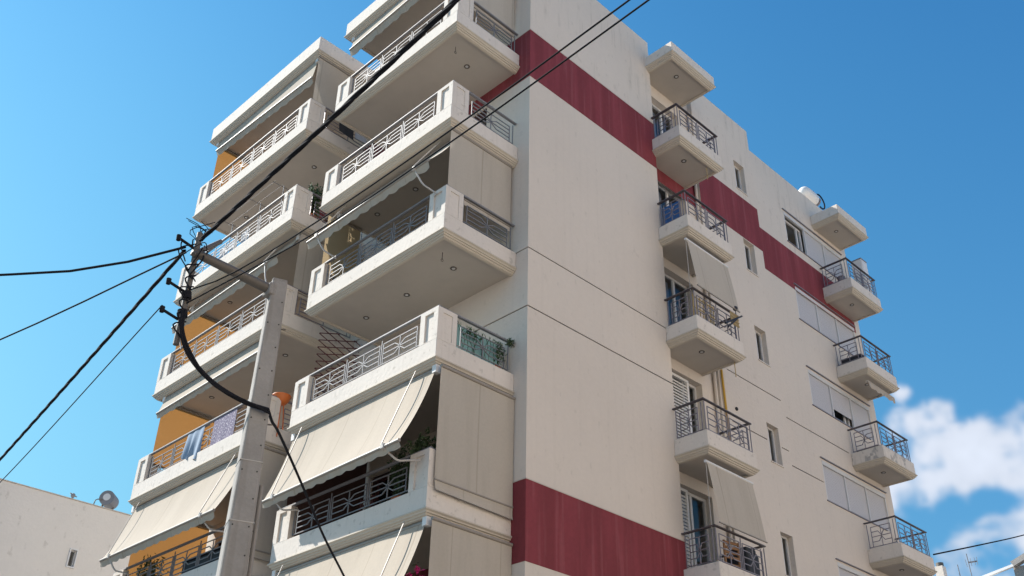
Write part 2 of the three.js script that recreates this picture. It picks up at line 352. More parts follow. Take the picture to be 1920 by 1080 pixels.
// small bathroom windows
for (let i = 1; i <= 6; i++) {
  const [x0, x1, y0, y1] = sw(i), w = part('window', block), z = ZB - 0.2;
  mesh('frame', frame(x0, x1, y0, y1, z, 0.055, 0.05), M.pvc, w);
  mesh('frame', box(x0 + 0.25, x0 + 0.30, y0 + 0.06, y1 - 0.06, z + 0.002, z + 0.048), M.pvc, w);
  mesh('pane', glaze(x0 + 0.05, x1 - 0.05, y0 + 0.05, y1 - 0.05, z + 0.022), M.glass, w);
  mesh('sill', box(x0 - 0.02, x1 + 0.02, y0 - 0.03, y0 - 0.001, z + 0.06, ZB + 0.025), M.parapet, w, TILE);
}
// wide shuttered windows of the far bay
for (let i = 1; i <= 6; i++) {
  const [x0, x1, y0, y1] = cw(i), w = part('window', block), z = ZC - 0.07, hd = 0.13;
  mesh('shutter_box', rbox(x0 + 0.001, x1 - 0.001, y1 - hd, y1 - 0.001, z, ZC + 0.012), M.pvc, w);
  mesh('hood', box(x0 - 0.08, x1 + 0.05, y1 + 0.05, y1 + 0.075, ZC + 0.001, ZC + 0.05), M.railDark, w);
  const n = 3, pw = (x1 - x0) / n;
  for (let k = 0; k < n; k++) {
    const a = x0 + k * pw, b = a + pw;
    mesh('post', box(a, a + 0.045, y0, y1 - hd - 0.001, z, ZC - 0.002), M.pvc, w);
    if (k === n - 1) mesh('post', box(b - 0.045, b - 0.001, y0, y1 - hd - 0.001, z, ZC - 0.002), M.pvc, w);
    const open = i === 1 && k === 0 ? 1 : i === 3 && k === 1 ? 0.32 : i === 4 && k === 1 ? 0.06 : 0;
    if (open < 1) mesh('shutter', slats(a + 0.05, b - 0.01, y0 + (y1 - hd - y0) * open, y1 - hd, z + 0.015, 0.052, 0.012), M.shutter, w);
    if (open > 0) {
      mesh('frame', frame(a + 0.05, b - 0.01, y0, y1 - hd, z - 0.12, 0.07, 0.06), M.pvc, w);
      mesh('frame', box(b - 0.32, b - 0.24, y0 + 0.07, y1 - hd - 0.07, z - 0.118, z - 0.065), M.pvc, w);
      mesh('pane', glaze(a + 0.1, b - 0.06, y0 + 0.06, y1 - hd - 0.06, z - 0.098), M.glass, w);
    }
  }
  mesh('sill', box(x0 - 0.03, x1 - 0.3, y0 - 0.032, y0 - 0.002, z, ZC + 0.03), M.railDark, w);
}
// glazed doors behind the right-hand balconies
for (let i = 1; i <= 6; i++) {
  const w = part('balcony_door', block), y0 = S(i) + 0.21, y1 = S(i) + 2.63, z = ZN - 0.24;
  mesh('frame', frame(dx0, dx1, y0, y1, z, 0.07, 0.06), M.pvc, w);
  const mid = i === 3 || i === 5 ? dx0 + 0.95 : dx0 + 1.0;
  mesh('frame', box(mid, mid + 0.08, y0 + 0.07, y1 - 0.07, z + 0.002, z + 0.055), M.pvc, w);
  mesh('pane', glaze(dx0 + 0.06, dx1 - 0.06, y0 + 0.06, y1 - 0.06, z + 0.022), M.glass, w);
  if (i !== 4) mesh('door_curtain', new THREE.PlaneGeometry(0.85, 2.3, 28, 1).translate(dx0 + 0.55, y0 + 1.2, z - 0.12), M.curtainRoom, w);
  if (i >= 4) { // louvred shutter leaf
    const a = dx0 + 0.02, b = i === 4 ? dx0 + 1.12 : dx0 + 0.72, zz = ZN - 0.11, lv = part('louvre_leaf', w);
    const fr = [...frame(a, b, y0 + 0.01, y1 - 0.04, zz, 0.07, 0.045)];
    for (let k = 0; k < 27; k++) { const yy = y0 + 0.12 + k * 0.083; if (yy < y1 - 0.15) fr.push(new THREE.BoxGeometry(b - a - 0.14, 0.086, 0.012).rotateX(-0.5).translate((a + b) / 2, yy, zz + 0.02)); }
    lv.removeFromParent(); mesh('louvre_leaf', fr, M.white, w);
  }
}
// glazed doors behind the street-side balconies
for (let i = 1; i <= 6; i++) for (const [p, q] of [doorsF, doorsL]) {
  const w = part('balcony_door', block), T = (gs) => gs.map(g => g.rotateY(-Math.PI / 2)), y0 = S(i) + 0.21, y1 = S(i) + 2.41;
  const n = 3, pw = (q - p) / n;
  for (let k = 0; k < n; k++) {
    mesh('leaf', T(frame(p + k * pw, p + (k + 1) * pw, y0, y1, -0.2, 0.08, 0.06)), i % 2 && i < 4 ? M.pvc : M.maroon, w);
    mesh('pane', T([glaze(p + k * pw + 0.07, p + (k + 1) * pw - 0.07, y0 + 0.07, y1 - 0.07, -0.176)]), M.glass, w);
  }
}

// ---- balconies
const PROFILE = [[0, 0.065], [0.045, 0.055], [0.05, 0.012], [0.035, 0.0], [0.0, -0.03], [-0.012, -0.075], [-0.05, -0.085], [-0.062, -0.135], [-0.10, -0.145], [-0.12, -0.19], [-0.19, -0.215], [-0.235, -0.215], [-0.24, -0.14]].map(([o, y]) => [o * 0.66, y * 0.6]);
function moulding(W, D, back, back2 = back) { // swept round the left side, front and right side
  const pos = [], path = (o) => [[-o, back], [-o, D + o], [W + o, D + o], [W + o, back2]];
  for (let k = 0; k + 1 < PROFILE.length; k++) {
    const [o1, y1] = PROFILE[k], [o2, y2] = PROFILE[k + 1], A = path(o1), B = path(o2);
    for (let s = 0; s < 3; s++) {
      const a = [A[s][0], y1, A[s][1]], b = [A[s + 1][0], y1, A[s + 1][1]], c = [B[s + 1][0], y2, B[s + 1][1]], d = [B[s][0], y2, B[s][1]];
      pos.push(...a, ...d, ...b, ...b, ...d, ...c);
    }
  }
  const g = new THREE.BufferGeometry(); g.setAttribute('position', new THREE.BufferAttribute(new Float32Array(pos), 3)); g.computeVertexNormals(); return g;
}
function railBars(x0, x1, y0, y1, n, t = 0.019) { // n panels in the x-y plane: star motif, paired uprights between panels
  const out = [], gap = 0.12, L = x1 - x0, w = (L - gap * (n + 1)) / n, B = (a, b, c, d) => out.push(bar(V(a, b, 0), V(c, d, 0), t));
  B(x0, y0, x1, y0);
  B(x0 + 0.01, y0, x0 + 0.01, y1 + 0.1); B(x1 - 0.01, y0, x1 - 0.01, y1 + 0.1);
  for (let k = 0; k < n; k++) {
    const a = x0 + gap + k * (w + gap), b = a + w, c = (a + b) / 2, ym = (y0 + y1) / 2, q = (y1 - y0) / 4;
    B(a, y0, a, y1); B(b, y0, b, y1); B(a, y1, b, y1); B(c, y0, c, y1);
    if (k) B(a - gap / 2, y0, a - gap / 2, y1 + 0.1);
    for (const [e, sgn] of [[a, 1], [b, -1]]) {
      const kx = c - sgn * (w / 2) * 0.3; B(e, ym, c, ym);
      for (const s of [-1, 1]) { B(e, ym + s * q, kx, ym + s * q); B(kx, ym + s * q, c, ym + s * 0.015); }
    }
  }
  return out;
}
function light(parent, u, y, v) {
  const l = part('downlight', parent);
  mesh('ring', new THREE.TorusGeometry(0.058, 0.016, 8, 18).rotateX(Math.PI / 2).translate(u, y - 0.004, v), M.steel, l);
  mesh('lens', new THREE.SphereGeometry(0.045, 12, 6).scale(1, 0.5, 1).translate(u, y, v), M.pvc, l);
}
// solid-pillared balcony: W along the wall, D out from it; placed by its group
function pillarBalcony(y, xOut, zFar, zNear, opt = {}) {
  const b = part('balcony', block), W = zNear - zFar, D = xOut;
  b.position.set(0, y, zFar); b.rotation.y = -Math.PI / 2;
  const t = 0.15, h = 0.43, H = 1.15, pw = 0.53, pd = 0.5, r = 0.035;
  mesh('slab', box(0.12, W - 0.12, -0.088, 0.2, 0.003, D - 0.12), M.soffit, b, TILE);
  mesh('moulding', moulding(W, D, 0.003), M.mould, b, 3);
  mesh('parapet', [rbox(0, W, 0.03, h, D - t, D), rbox(0, t, 0.03, h, 0.003, D - t + 0.01), rbox(W - t, W, 0.03, h, 0.003, D - t + 0.01)], M.parapet, b, TILE);
  for (const s of [0, 1]) { // corner pillar with a sunk field on both faces
    const u0 = s ? W - pw : 0, u1 = u0 + pw, gs = [];
    gs.push(box(u0 + (s ? 0 : r), u1 - (s ? r : 0), h + 0.0, H - 0.002, D - t, D - r));
    gs.push(box(s ? W - t : r, s ? W - r : t, h, H - 0.002, D - pd, D - t));
    gs.push(plate(u0, u1, h - 0.002, H, [[u0 + 0.14, u1 - 0.13, h + 0.01, H - 0.09]], r).translate(0, 0, D));
    const side = plate(-pd, -r, h - 0.002, H, [[-pd + 0.12, -r - 0.1, h + 0.03, H - 0.1]], s ? 0.018 : 0.018);
    side.rotateY(s ? Math.PI / 2 : -Math.PI / 2);
    if (s) side.rotateY(0).scale(1, 1, -1);
    const q = side.clone(); q.computeBoundingBox();
    q.translate((s ? W : 0) - (s ? q.boundingBox.max.x : q.boundingBox.min.x), 0, (D - r) - q.boundingBox.max.z);
    if (s) flip(q);
    gs.push(q, box(s ? W - r : 0.018, s ? W - 0.018 : r, h, H - 0.003, D - pd, D - r));
    mesh('pillar', gs, M.parapet, b, TILE);
  }
  const rl = part('railing', b);
  mesh('railing_panel', railBars(pw + 0.05, W - pw - 0.05, h + 0.09, H - 0.16, opt.n ?? 3).map(g => g.translate(0, 0, D - t / 2)), opt.rail ?? M.rail, rl);
  for (const s of [0, 1]) mesh('railing_panel', railBars(0.1, D - pd - 0.05, h + 0.09, H - 0.16, 1).map(g => g.rotateY(-Math.PI / 2).translate(s ? W - t / 2 : t / 2, 0, 0)), opt.side ?? M.rail, rl);
  mesh('handrail', [rbox(0.02, W - 0.02, H + 0.004, H + 0.045, D - 0.10, D - 0.03, 0.01)], M.rail, rl);
  for (const s of [0, 1]) mesh('handrail', [rbox(s ? W - 0.1 : 0.03, s ? W - 0.03 : 0.1, H + 0.004, H + 0.045, 0.02, D - 0.102, 0.01)], opt.side ?? M.rail, rl);
  for (const [u, v] of opt.lights ?? [[W - 0.85, D * 0.5], [W * 0.5, D * 0.5], [0.95, D * 0.5]]) light(b, u, -0.088, v);
  return b;
}
function flip(g) { const p = g.attributes.position.array; if (g.index) { const a = g.index.array; for (let i = 0; i < a.length; i += 3) [a[i], a[i + 1]] = [a[i + 1], a[i]]; } else for (let i = 0; i < p.length; i += 9) for (let k = 0; k < 3; k++) [p[i + k], p[i + 3 + k]] = [p[i + 3 + k], p[i + k]]; g.computeVertexNormals(); }
const F = { x: 2.10, z0: -0.37, z1: -5.2 }, L = { x: 2.34, z0: -6.13, z1: -11.92 };
for (let i = 1; i <= 6; i++) {
  pillarBalcony(S(i), F.x, F.z1, F.z0, { lights: i === 1 ? [[4.0, 1.0]] : undefined });
  pillarBalcony(S(i), L.x, L.z1, L.z0, { n: 4, side: M.railDark, lights: [[4.75, 1.3], [1.3, 1.3]] });
}
// canopies over the top storey
function canopy(parent, W, D, hgt, place, ly) {
  const b = part('canopy', parent); place(b);
  mesh('slab', [rbox(0, W, 0.03, hgt, 0.003, D)], M.parapet, b, TILE);
  mesh('soffit', box(0.1, W - 0.1, -0.088, 0.02, 0.003, D - 0.1), M.soffit, b, TILE);
  mesh('moulding', moulding(W, D, 0.003), M.mould, b, 3);
  for (const [u, v] of ly) light(b, u, -0.088, v);
  return b;
}
canopy(block, F.z0 - F.z1, F.x, 0.52, b => { b.position.set(0, 22.93, F.z1); b.rotation.y = -Math.PI / 2; }, [[4, 1]]);
canopy(block, L.z0 - L.z1, L.x, 0.55, b => { b.position.set(0, 22.93, L.z1); b.rotation.y = -Math.PI / 2; }, [[4.6, 1.3]]);
canopy(block, 2.06, 0.95 - ZN, 0.40, b => b.position.set(4.80, 23.10, ZN), [[0.83, 0.76]]);
canopy(block, 2.0, 0.42 - ZC, 0.42, b => b.position.set(14.80, 22.98, ZC), [[0.76, 0.5]]);

// small balconies on the right-hand facade
function smallBalcony(x0, W, zFront, zBack, zSide, y, coat = M.parapet) {
  const b = part('balcony', block), D = zFront - zBack, t = 0.12, h = 0.42, H = 1.2, vs = zSide - zBack;
  b.position.set(x0, y + 0.02, zBack);
  mesh('slab', box(0.14, W - 0.12, -0.088, 0.2, 0.003, D - 0.12), M.soffit, b, TILE);
  mesh('moulding', moulding(W, D, vs + 0.003, 0.003), M.mould, b, 3);
  mesh('parapet', [rbox(0, W, 0.03, h, D - t, D), rbox(0, t, 0.03, h, vs + 0.003, D - t + 0.01), rbox(W - t, W, 0.03, h, 0.003, D - t + 0.01)], coat, b, TILE);
  const rl = part('railing', b), zz = D - t / 2;
  mesh('railing_panel', railBars(0.05, W - 0.05, h + 0.05, H - 0.14, 2, 0.018).map(g => g.translate(0, 0, zz)), M.railDark, rl);
  mesh('railing_panel', railBars(vs + 0.06, D - t - 0.02, h + 0.05, H - 0.14, 1, 0.018).map(g => g.rotateY(-Math.PI / 2).translate(t / 2, 0, 0)), M.railDark, rl);
  mesh('railing_panel', railBars(0.06, D - t - 0.02, h + 0.05, H - 0.14, 1, 0.018).map(g => g.rotateY(-Math.PI / 2).translate(W - t / 2, 0, 0)), M.railDark, rl);
  mesh('handrail', rbox(0.0, W, H - 0.01, H + 0.025, D - 0.095, D - 0.025, 0.012), M.handDark, rl);
  for (const s of [0, 1]) mesh('handrail', rbox(s ? W - 0.1 : 0.0, s ? W - 0.01 : 0.09, H - 0.009, H + 0.024, s ? 0.02 : vs + 0.01, D - 0.096, 0.012), M.handDark, rl);
  light(b, 0.83, -0.088, D - 0.5);
  return b;
}
for (let i = 1; i <= 5; i++) smallBalcony(4.83, 1.95, 0.93, ZN, 0, S(i));
for (let i = 1; i <= 5; i++) smallBalcony(14.80, 1.98, 0.42, ZC, ZC, S(i), i === 3 ? M.flake : M.parapet);
mesh('vent', new THREE.CylinderGeometry(0.05, 0.05, 0.03, 14).rotateX(Math.PI / 2).translate(7.86, 13.3, ZB + 0.016), M.hole, block);
mesh('gas_pipe', [tube([V(7.16, 14.2, ZB + 0.05), V(7.19, 13.2, ZB + 0.05), V(7.22, 12.3, ZB + 0.05), V(7.22, 11.2, ZB + 0.05)].map(p => p.setX(p.x + 0.12)), 0.032, 20, 8)], M.yellow, block);
mesh('downpipe', [rod(V(7.13, 0.2, ZN + 0.07), V(7.13, 23.0, ZN + 0.07), 0.045, 10)], M.wall, block, TILE);
for (const [x, i] of [[6.62, 3], [6.3, 1]]) mesh('drain_spout', rod(V(x, S(i) - 0.5, 0.72), V(x, S(i) - 0.1, 0.72), 0.012, 6), M.bamboo, block);
for (const i of [1, 3]) mesh('hook', [rod(V(-1.7, S(i) - 0.35, -0.84), V(-1.7, S(i) - 0.18, -0.84), 0.01, 6), new THREE.TorusGeometry(0.03, 0.008, 6, 10).translate(-1.7, S(i) - 0.37, -0.84)], M.steel, block);

// ------------------------------------------------------------------ awnings and blinds (canvas, bolted on: things of their own)
const ORD = ['', 'top', 'second from top', 'third from top', 'fourth from top', 'fifth from top', 'sixth from top'];
function scallop(pa, pb, drop, n, wav = 0.02, tuck = 0) { // hanging strip with a scalloped hem between two points
  const pos = [], uv = [], nx = n * 10, rows = 3, d = pb.clone().sub(pa), out = V(-d.z, 0, d.x).normalize();
  const P = (i, j) => { const s = i / nx, ph = s * n, f = Math.abs(Math.sin(Math.PI * ph)); const q = pa.clone().addScaledVector(d, s); const len = drop * (0.84 + 0.16 * f) * j / rows; q.y -= len * 0.88; q.addScaledVector(out, -0.47 * len * tuck); q.addScaledVector(out, wav * Math.sin(ph * Math.PI * 1.37 + 1) * j / rows); return q; };
  for (let i = 0; i < nx; i++) for (let j = 0; j < rows; j++) {
    const a = P(i, j), b = P(i + 1, j), c = P(i + 1, j + 1), e = P(i, j + 1);
    pos.push(a.x, a.y, a.z, e.x, e.y, e.z, b.x, b.y, b.z, b.x, b.y, b.z, e.x, e.y, e.z, c.x, c.y, c.z);
    const L0 = d.length() / 6, u0 = i / nx * L0, u1 = (i + 1) / nx * L0, v0 = j * 0.02, v1 = v0 + 0.02; uv.push(u0, v0, u0, v1, u1, v0, u1, v0, u0, v1, u1, v1);
  }
  const g = new THREE.BufferGeometry(); g.setAttribute('position', new THREE.BufferAttribute(new Float32Array(pos), 3)); g.setAttribute('uv', new THREE.BufferAttribute(new Float32Array(uv), 2)); g.computeVertexNormals(); return g;
}
function sheet(p00, p10, p01, p11, sag, nu = 24, nv = 10, tileU = 6) { // p00-p10 upper edge, p01-p11 lower edge
  const pos = [], uv = [], len = p00.distanceTo(p10), hgt = p00.distanceTo(p01), s0 = rnd();
  const nrm = p10.clone().sub(p00).cross(p01.clone().sub(p00)).normalize();
  const P = (i, j) => { const u = i / nu, v = j / nv; const a = p00.clone().lerp(p10, u), b = p01.clone().lerp(p11, u); return a.lerp(b, v).addScaledVector(nrm, sag * (4 * v * (1 - v) + 0.35 * Math.sin(u * 17 + s0 * 9) * v * (1 - v) * 4 * 0.4)); };
  for (let i = 0; i < nu; i++) for (let j = 0; j < nv; j++) for (const [a, b] of [[0, 0], [0, 1], [1, 0], [1, 0], [0, 1], [1, 1]]) { const q = P(i + a, j + b); pos.push(q.x, q.y, q.z); uv.push((i + a) / nu * len / tileU + s0, -(j + b) / nv * hgt / 6); }
  const g = new THREE.BufferGeometry(); g.setAttribute('position', new THREE.BufferAttribute(new Float32Array(pos), 3)); g.setAttribute('uv', new THREE.BufferAttribute(new Float32Array(uv), 2));
  g.computeVertexNormals(); return g;
}
// street-side awning: hinge line, bar line at near (right) and far end, rail pivot for the arms
function awning(label, zn, zf, hx, hy, on, of, o = {}) {
  hy += 0.08;
  const a = thing('awning', label, 'awning', 'street-side roll-out awnings');
  const H0 = V(-hx, hy, zf), H1 = V(-hx, hy, zn), B0 = V(-of[0], of[1], zf), B1 = V(-on[0], on[1], zn);
  mesh('canvas', sheet(H0, H1, B0, B1, o.sag ?? 0.05, 60, 14), M.cloth, a);
  mesh('roller', rod(H0.clone().add(V(0.03, 0.03, 0)), H1.clone().add(V(0.03, 0.03, 0)), 0.04, 10), M.bar, a);
  mesh('front_bar', rod(B0, B1, 0.034, 10), M.bar, a);
  mesh('valance', scallop(B0.clone().add(V(-0.005, -0.02, 0)), B1.clone().add(V(-0.005, -0.02, 0)), o.drop ?? 0.2, o.n ?? 13, 0.012, 0.75), M.cloth, a);
  for (const e of [H0, H1]) mesh('bracket', rbox(e.x - 0.03, e.x + 0.1, e.y - 0.05, e.y + 0.12, e.z - 0.06, e.z + 0.06), M.white, a);
  if (o.arms) for (const t of [0.09, 0.90]) {
    const pb = B0.clone().lerp(B1, t), ph = H0.clone().lerp(H1, t), up = V(-0.05, 0.045, 0);
    const piv = V(-o.arms[0], o.arms[1], pb.z + 0.35), el = pb.clone().lerp(piv, 0.42).add(V(-0.02, -0.16, 0.02));
    mesh('arm', tube([pb.clone().add(V(0, -0.02, 0)), pb.clone().lerp(el, 0.5).add(V(-0.01, -0.02, 0)), el, el.clone().lerp(piv, 0.5), piv], 0.02, 16, 8), M.arm, a);
    mesh('strap', [bar(ph.clone().add(V(-0.09, 0.12, 0)), pb.clone().add(up), 0.022, 0.012), rbox(pb.x - 0.05, pb.x + 0.04, pb.y - 0.05, pb.y + 0.06, pb.z - 0.05, pb.z + 0.05, 0.02)], M.arm, a);
  }
  return a;
}
const railY = (i) => S(i) + 1.02;
awning('short half-rolled awning under the canopy over the balconies by the corner wall', -0.55, -4.95, 1.98, 22.66, [2.12, 22.26], [2.05, 22.3], { drop: 0.24, n: 12, sag: 0.01 });
awning('half-open awning with scalloped edge on third balcony from top by the corner wall', -0.55, -4.92, 1.72, 16.66, [2.5, 15.63], [2.5, 15.58], { arms: [2.12, railY(3)], drop: 0.2, n: 13 });
awning('fully lowered sunlit awning over fifth balcony from top by the corner wall', -0.48, -5.12, 2.0, 10.66, [2.72, 9.08], [2.52, 9.16], { arms: [2.12, railY(5) - 0.06], drop: 0.14, n: 14 });
awning('lowered awning partly in shadow over sixth balcony from top by the corner wall', -0.48, -5.12, 2.0, 7.66, [2.72, 6.1], [2.6, 6.15], { arms: [2.12, railY(6) - 0.06], drop: 0.17, n: 14 });
awning('grey rolled-up awning under the canopy beside the open sky', -6.35, -11.65, 2.2, 22.66, [2.28, 22.06], [2.2, 22.5], { drop: 0.2, n: 13, sag: 0.01 });
awning('half-open awning with folding arms behind the concrete pole', -6.4, -11.6, 1.9, 16.66, [2.42, 15.95], [2.38, 15.95], { arms: [2.36, railY(3)], drop: 0.2, n: 14 });
awning('rolled-up pale awning above the balcony with hanging laundry', -6.4, -11.5, 2.2, 13.66, [2.32, 13.36], [2.32, 13.3], { drop: 0.15, n: 15, sag: 0.015 });
awning('lowered awning below the balcony with hanging laundry', -6.42, -11.9, 2.2, 10.66, [2.88, 9.22], [2.74, 9.32], { arms: [2.36, railY(5) - 0.06], drop: 0.17, n: 16 });
// blinds closing the balcony ends
function endBlind(label, x0, x1, yt, yb, z, mat, o = {}) {
  yt += 0.11;
  const a = thing('side_blind', label, 'blind', o.group ?? 'canvas blinds at the balcony ends');
  mesh('canvas', sheet(V(-x0, yt, z), V(-x1, yt, z), V(-x0 + (o.lean ?? 0), yb, z), V(-x1, yb, z), 0.008, 16, 8), mat, a);
  mesh('bottom_bar', rod(V(-x0 + (o.lean ?? 0), yb, z + 0.004), V(-x1, yb, z + 0.004), 0.02, 8), M.bar, a);
  mesh('roller', rod(V(-x0, yt + 0.02, z), V(-x1, yt + 0.02, z), 0.035, 8), M.bar, a);
  if (o.flap && o.n === 1) { mesh('valance', sheet(V(-x0, yb - 0.01, z + 0.006), V(-x1, yb - 0.01, z + 0.006), V(-x0 + 0.03, yb - o.flap * 0.8, z + 0.012), V(-x1, yb - o.flap, z + 0.012), 0.01, 16, 3), mat, a); mesh('hem', rod(V(-x0 + 0.03, yb - o.flap * 0.8, z + 0.012), V(-x1, yb - o.flap, z + 0.012), 0.008, 6), M.bar, a); }
  else if (o.flap) mesh('valance', scallop(V(-x0, yb - 0.01, z), V(-x1, yb - 0.01, z), o.flap, o.n ?? 6, 0.01), mat, a);
  return a;
}
endBlind('blind at the end of the top balcony by the crimson band', 1.95, 0.12, 22.66, 21.0, -0.47, M.blind, { flap: 0.12 });
endBlind('blind reaching the rail of the third balcony from top beside the corner wall', 1.98, 0.1, 16.66, 15.08, -0.47, M.blind, { flap: 0.16 });
endBlind('long blind hanging outside the fifth balcony from top beside the lower crimson band', 1.99, 0.03, 10.67, 8.52, -0.315, M.blind, { flap: 0.24, n: 1 });
endBlind('long blind below the fifth balcony from top beside the lower crimson band', 1.99, 0.03, 7.67, 5.6, -0.315, M.blind, { flap: 0.24, n: 1 });
endBlind('blind under the free-standing canopy end of the far balcony column', 2.24, 0.1, 22.66, 21.15, -6.2, M.blind, { flap: 0.1 });
endBlind('blind beside the concrete pole top, above the third balcony of the far column', 1.95, 0.1, 16.68, 15.06, -6.2, M.blind, { flap: 0.1 });
endBlind('long blind behind the concrete pole below the balcony with laundry', 2.2, 0.1, 10.66, 8.5, -6.07, M.blind, { flap: 0.2, n: 1 });
endBlind('sunlit ochre blind at the outer end of the top balcony of the far column', 2.1, 0.1, 22.66, 21.05, -11.72, M.ochre);
endBlind('sunlit ochre blind at the outer end of the third balcony of the far column', 2.1, 0.1, 16.66, 15.05, -11.72, M.ochre);
endBlind('sunlit ochre blind at the outer end of the balcony with laundry', 2.1, 0.1, 13.66, 12.0, -11.72, M.ochre);
endBlind('sunlit orange blind at the outer end behind the lowest lowered awning', 2.1, 0.1, 10.66, 9.0, -11.72, M.ochre);
endBlind('dark brown blind closing the far end of the fifth balcony by the corner wall', 2.0, 0.05, 10.66, 8.2, -5.02, M.brown);
endBlind('buff blind at the far end of the third balcony by the corner wall', 1.95, 0.95, 16.66, 15.1, -5.03, M.buff);
// drop awnings of the small balconies
for (const [i, lab] of [[3, 'plain drop awning in front of the third small balcony from the top'], [5, 'wide drop awning in front of the small balcony beside the lower crimson band']]) {
  const a = thing('drop_awning', lab, 'awning', 'drop awnings of the small balconies'), yt = S(i - 1) - 0.32, yb = S(i) + 1.27;
  mesh('canvas', sheet(V(4.86, yt, 0.83), V(6.62, yt, 0.83), V(4.9, yb, 1.0), V(6.66, yb, 1.0), -0.01, 18, 10), M.blind, a);
  mesh('roller', rod(V(4.82, yt + 0.02, 0.81), V(6.66, yt + 0.02, 0.81), 0.035, 8), M.white, a);
  mesh('bottom_bar', rod(V(4.88, yb, 1.0), V(6.68, yb, 1.0), 0.018, 8), M.bar, a);
  mesh('crank_rod', rod(V(4.86, yb - 0.1, 0.8), V(4.86, yt, 0.8), 0.01, 6), M.arm, a);
}
{
  const a = thing('drop_awning', 'rolled-up cream awning with scalloped edge under the second outermost small balcony', 'awning');
  mesh('roller', rod(V(14.95, 16.63, 0.24), V(16.65, 16.63, 0.24), 0.05, 10), M.cloth, a);
  mesh('valance', scallop(V(14.95, 16.6, 0.29), V(16.65, 16.6, 0.29), 0.2, 7), M.cloth, a);
}

// ------------------------------------------------------------------ things on the balconies
function leaves(c, rx, ry, rz, n, size, droop = 0) {
  const pos = [], q = new THREE.Quaternion(), e = new THREE.Euler();
  for (let i = 0; i < n; i++) {
    let x, y, z; do { x = rr(-1, 1); y = rr(-1, 1); z = rr(-1, 1); } while (x * x + y * y + z * z > 1);
    const f = 0.75 + 0.45 * Math.sin(x * 7 + z * 5) * Math.cos(y * 6); const p = V(c.x + x * rx * f, c.y + y * ry * f - droop * (x * x + z * z), c.z + z * rz * f), s = size * rr(0.6, 1.3);
    q.setFromEuler(e.set(rr(0, 6.3), rr(0, 6.3), rr(0, 6.3)));
    const a = V(0, s, 0).applyQuaternion(q), b = V(s * 0.32, 0, s * 0.1).applyQuaternion(q), d = V(-s * 0.32, 0, s * 0.1).applyQuaternion(q), g = V(0, -s * 0.8, 0).applyQuaternion(q);
    for (const k of [a, d, b, b, d, g]) pos.push(p.x + k.x, p.y + k.y, p.z + k.z);
  }
  const g = new THREE.BufferGeometry(); g.setAttribute('position', new THREE.BufferAttribute(new Float32Array(pos), 3)); g.computeVertexNormals(); return g;
}
function pot(c, r, h) { return new THREE.LatheGeometry([[0, 0], [r * 0.72, 0], [r, h * 0.85], [r * 1.1, h * 0.85], [r * 1.1, h], [r * 0.95, h], [r * 0.9, h * 0.8], [0, h * 0.8]].map(q => new THREE.Vector2(...q)), 18).translate(c.x, c.y, c.z); }
function plant(label, c, o) { // c = base of the pot
  const t = thing('potted_plant', label, 'plant', 'balcony plants');
  mesh('pot', pot(c, o.r ?? 0.16, o.h ?? 0.3), o.pot ?? M.terracotta, t);
  const top = V(c.x, c.y + (o.h ?? 0.3) + o.ry * 0.8, c.z), st = [];
  for (let k = 0; k < 6; k++) st.push(rod(V(c.x + rr(-0.05, 0.05), c.y + 0.2, c.z + rr(-0.05, 0.05)), V(c.x + rr(-1, 1) * o.rx * 0.6, top.y + rr(-0.3, 0.5) * o.ry, c.z + rr(-1, 1) * o.rz * 0.6), 0.012, 5, 0.005));
  mesh('stem', st, M.stem, t);
  mesh('foliage', leaves(top, o.rx, o.ry, o.rz, o.n ?? 350, o.s ?? 0.05), o.mat ?? M.leaf, t);
  if (o.flower) for (const f of o.flower) mesh('flower', leaves(f, 0.09, 0.07, 0.09, 40, 0.045), M.pink, t);
  return t;
}
const fl = (i) => S(i) + 0.2; // walking surface of a balcony
plant('bushy plant above the end railing of the second balcony of the far column', V(-1.62, fl(2), -6.45), { rx: 0.32, ry: 0.62, rz: 0.3, h: 0.45, n: 1600, s: 0.06 });
plant('tall leafy plant behind the pillar of the fifth balcony beside the long blind', V(-1.75, fl(5), -1.0), { rx: 0.34, ry: 0.62, rz: 0.36, h: 0.5, n: 1500, s: 0.06 });
plant('dark shrub against the corner pillar rail of the fifth balcony', V(-1.7, fl(5), -1.62), { rx: 0.3, ry: 0.6, rz: 0.4, h: 0.42, n: 1300, s: 0.05 });
const FLOW = [V(-2.0, 6.95, -0.6), V(-2.12, 6.82, -0.66), V(-1.92, 6.8, -0.55), V(-2.2, 6.6, -0.8), V(-2.05, 6.62, -0.6)];
plant('bougainvillea with magenta flowers on the sixth balcony', V(-1.85, fl(6), -0.95), { rx: 0.4, ry: 0.8, rz: 0.45, h: 0.55, n: 700, s: 0.05, flower: FLOW });
plant('trailing green plant spilling over the railing under the lowest awning', V(-2.0, fl(5), -10.7), { rx: 0.36, ry: 0.5, rz: 0.55, h: 0.4, n: 700, s: 0.055 });
plant('small leafy plant at the wall end of the teal screen', V(-0.28, fl(4), -0.72), { rx: 0.22, ry: 0.42, rz: 0.36, h: 0.4, n: 420, s: 0.045 });
plant('low potted plant behind the railing beside the trellis', V(-1.7, fl(4), -4.4), { rx: 0.2, ry: 0.25, rz: 0.2, h: 0.25, n: 200, s: 0.045 });
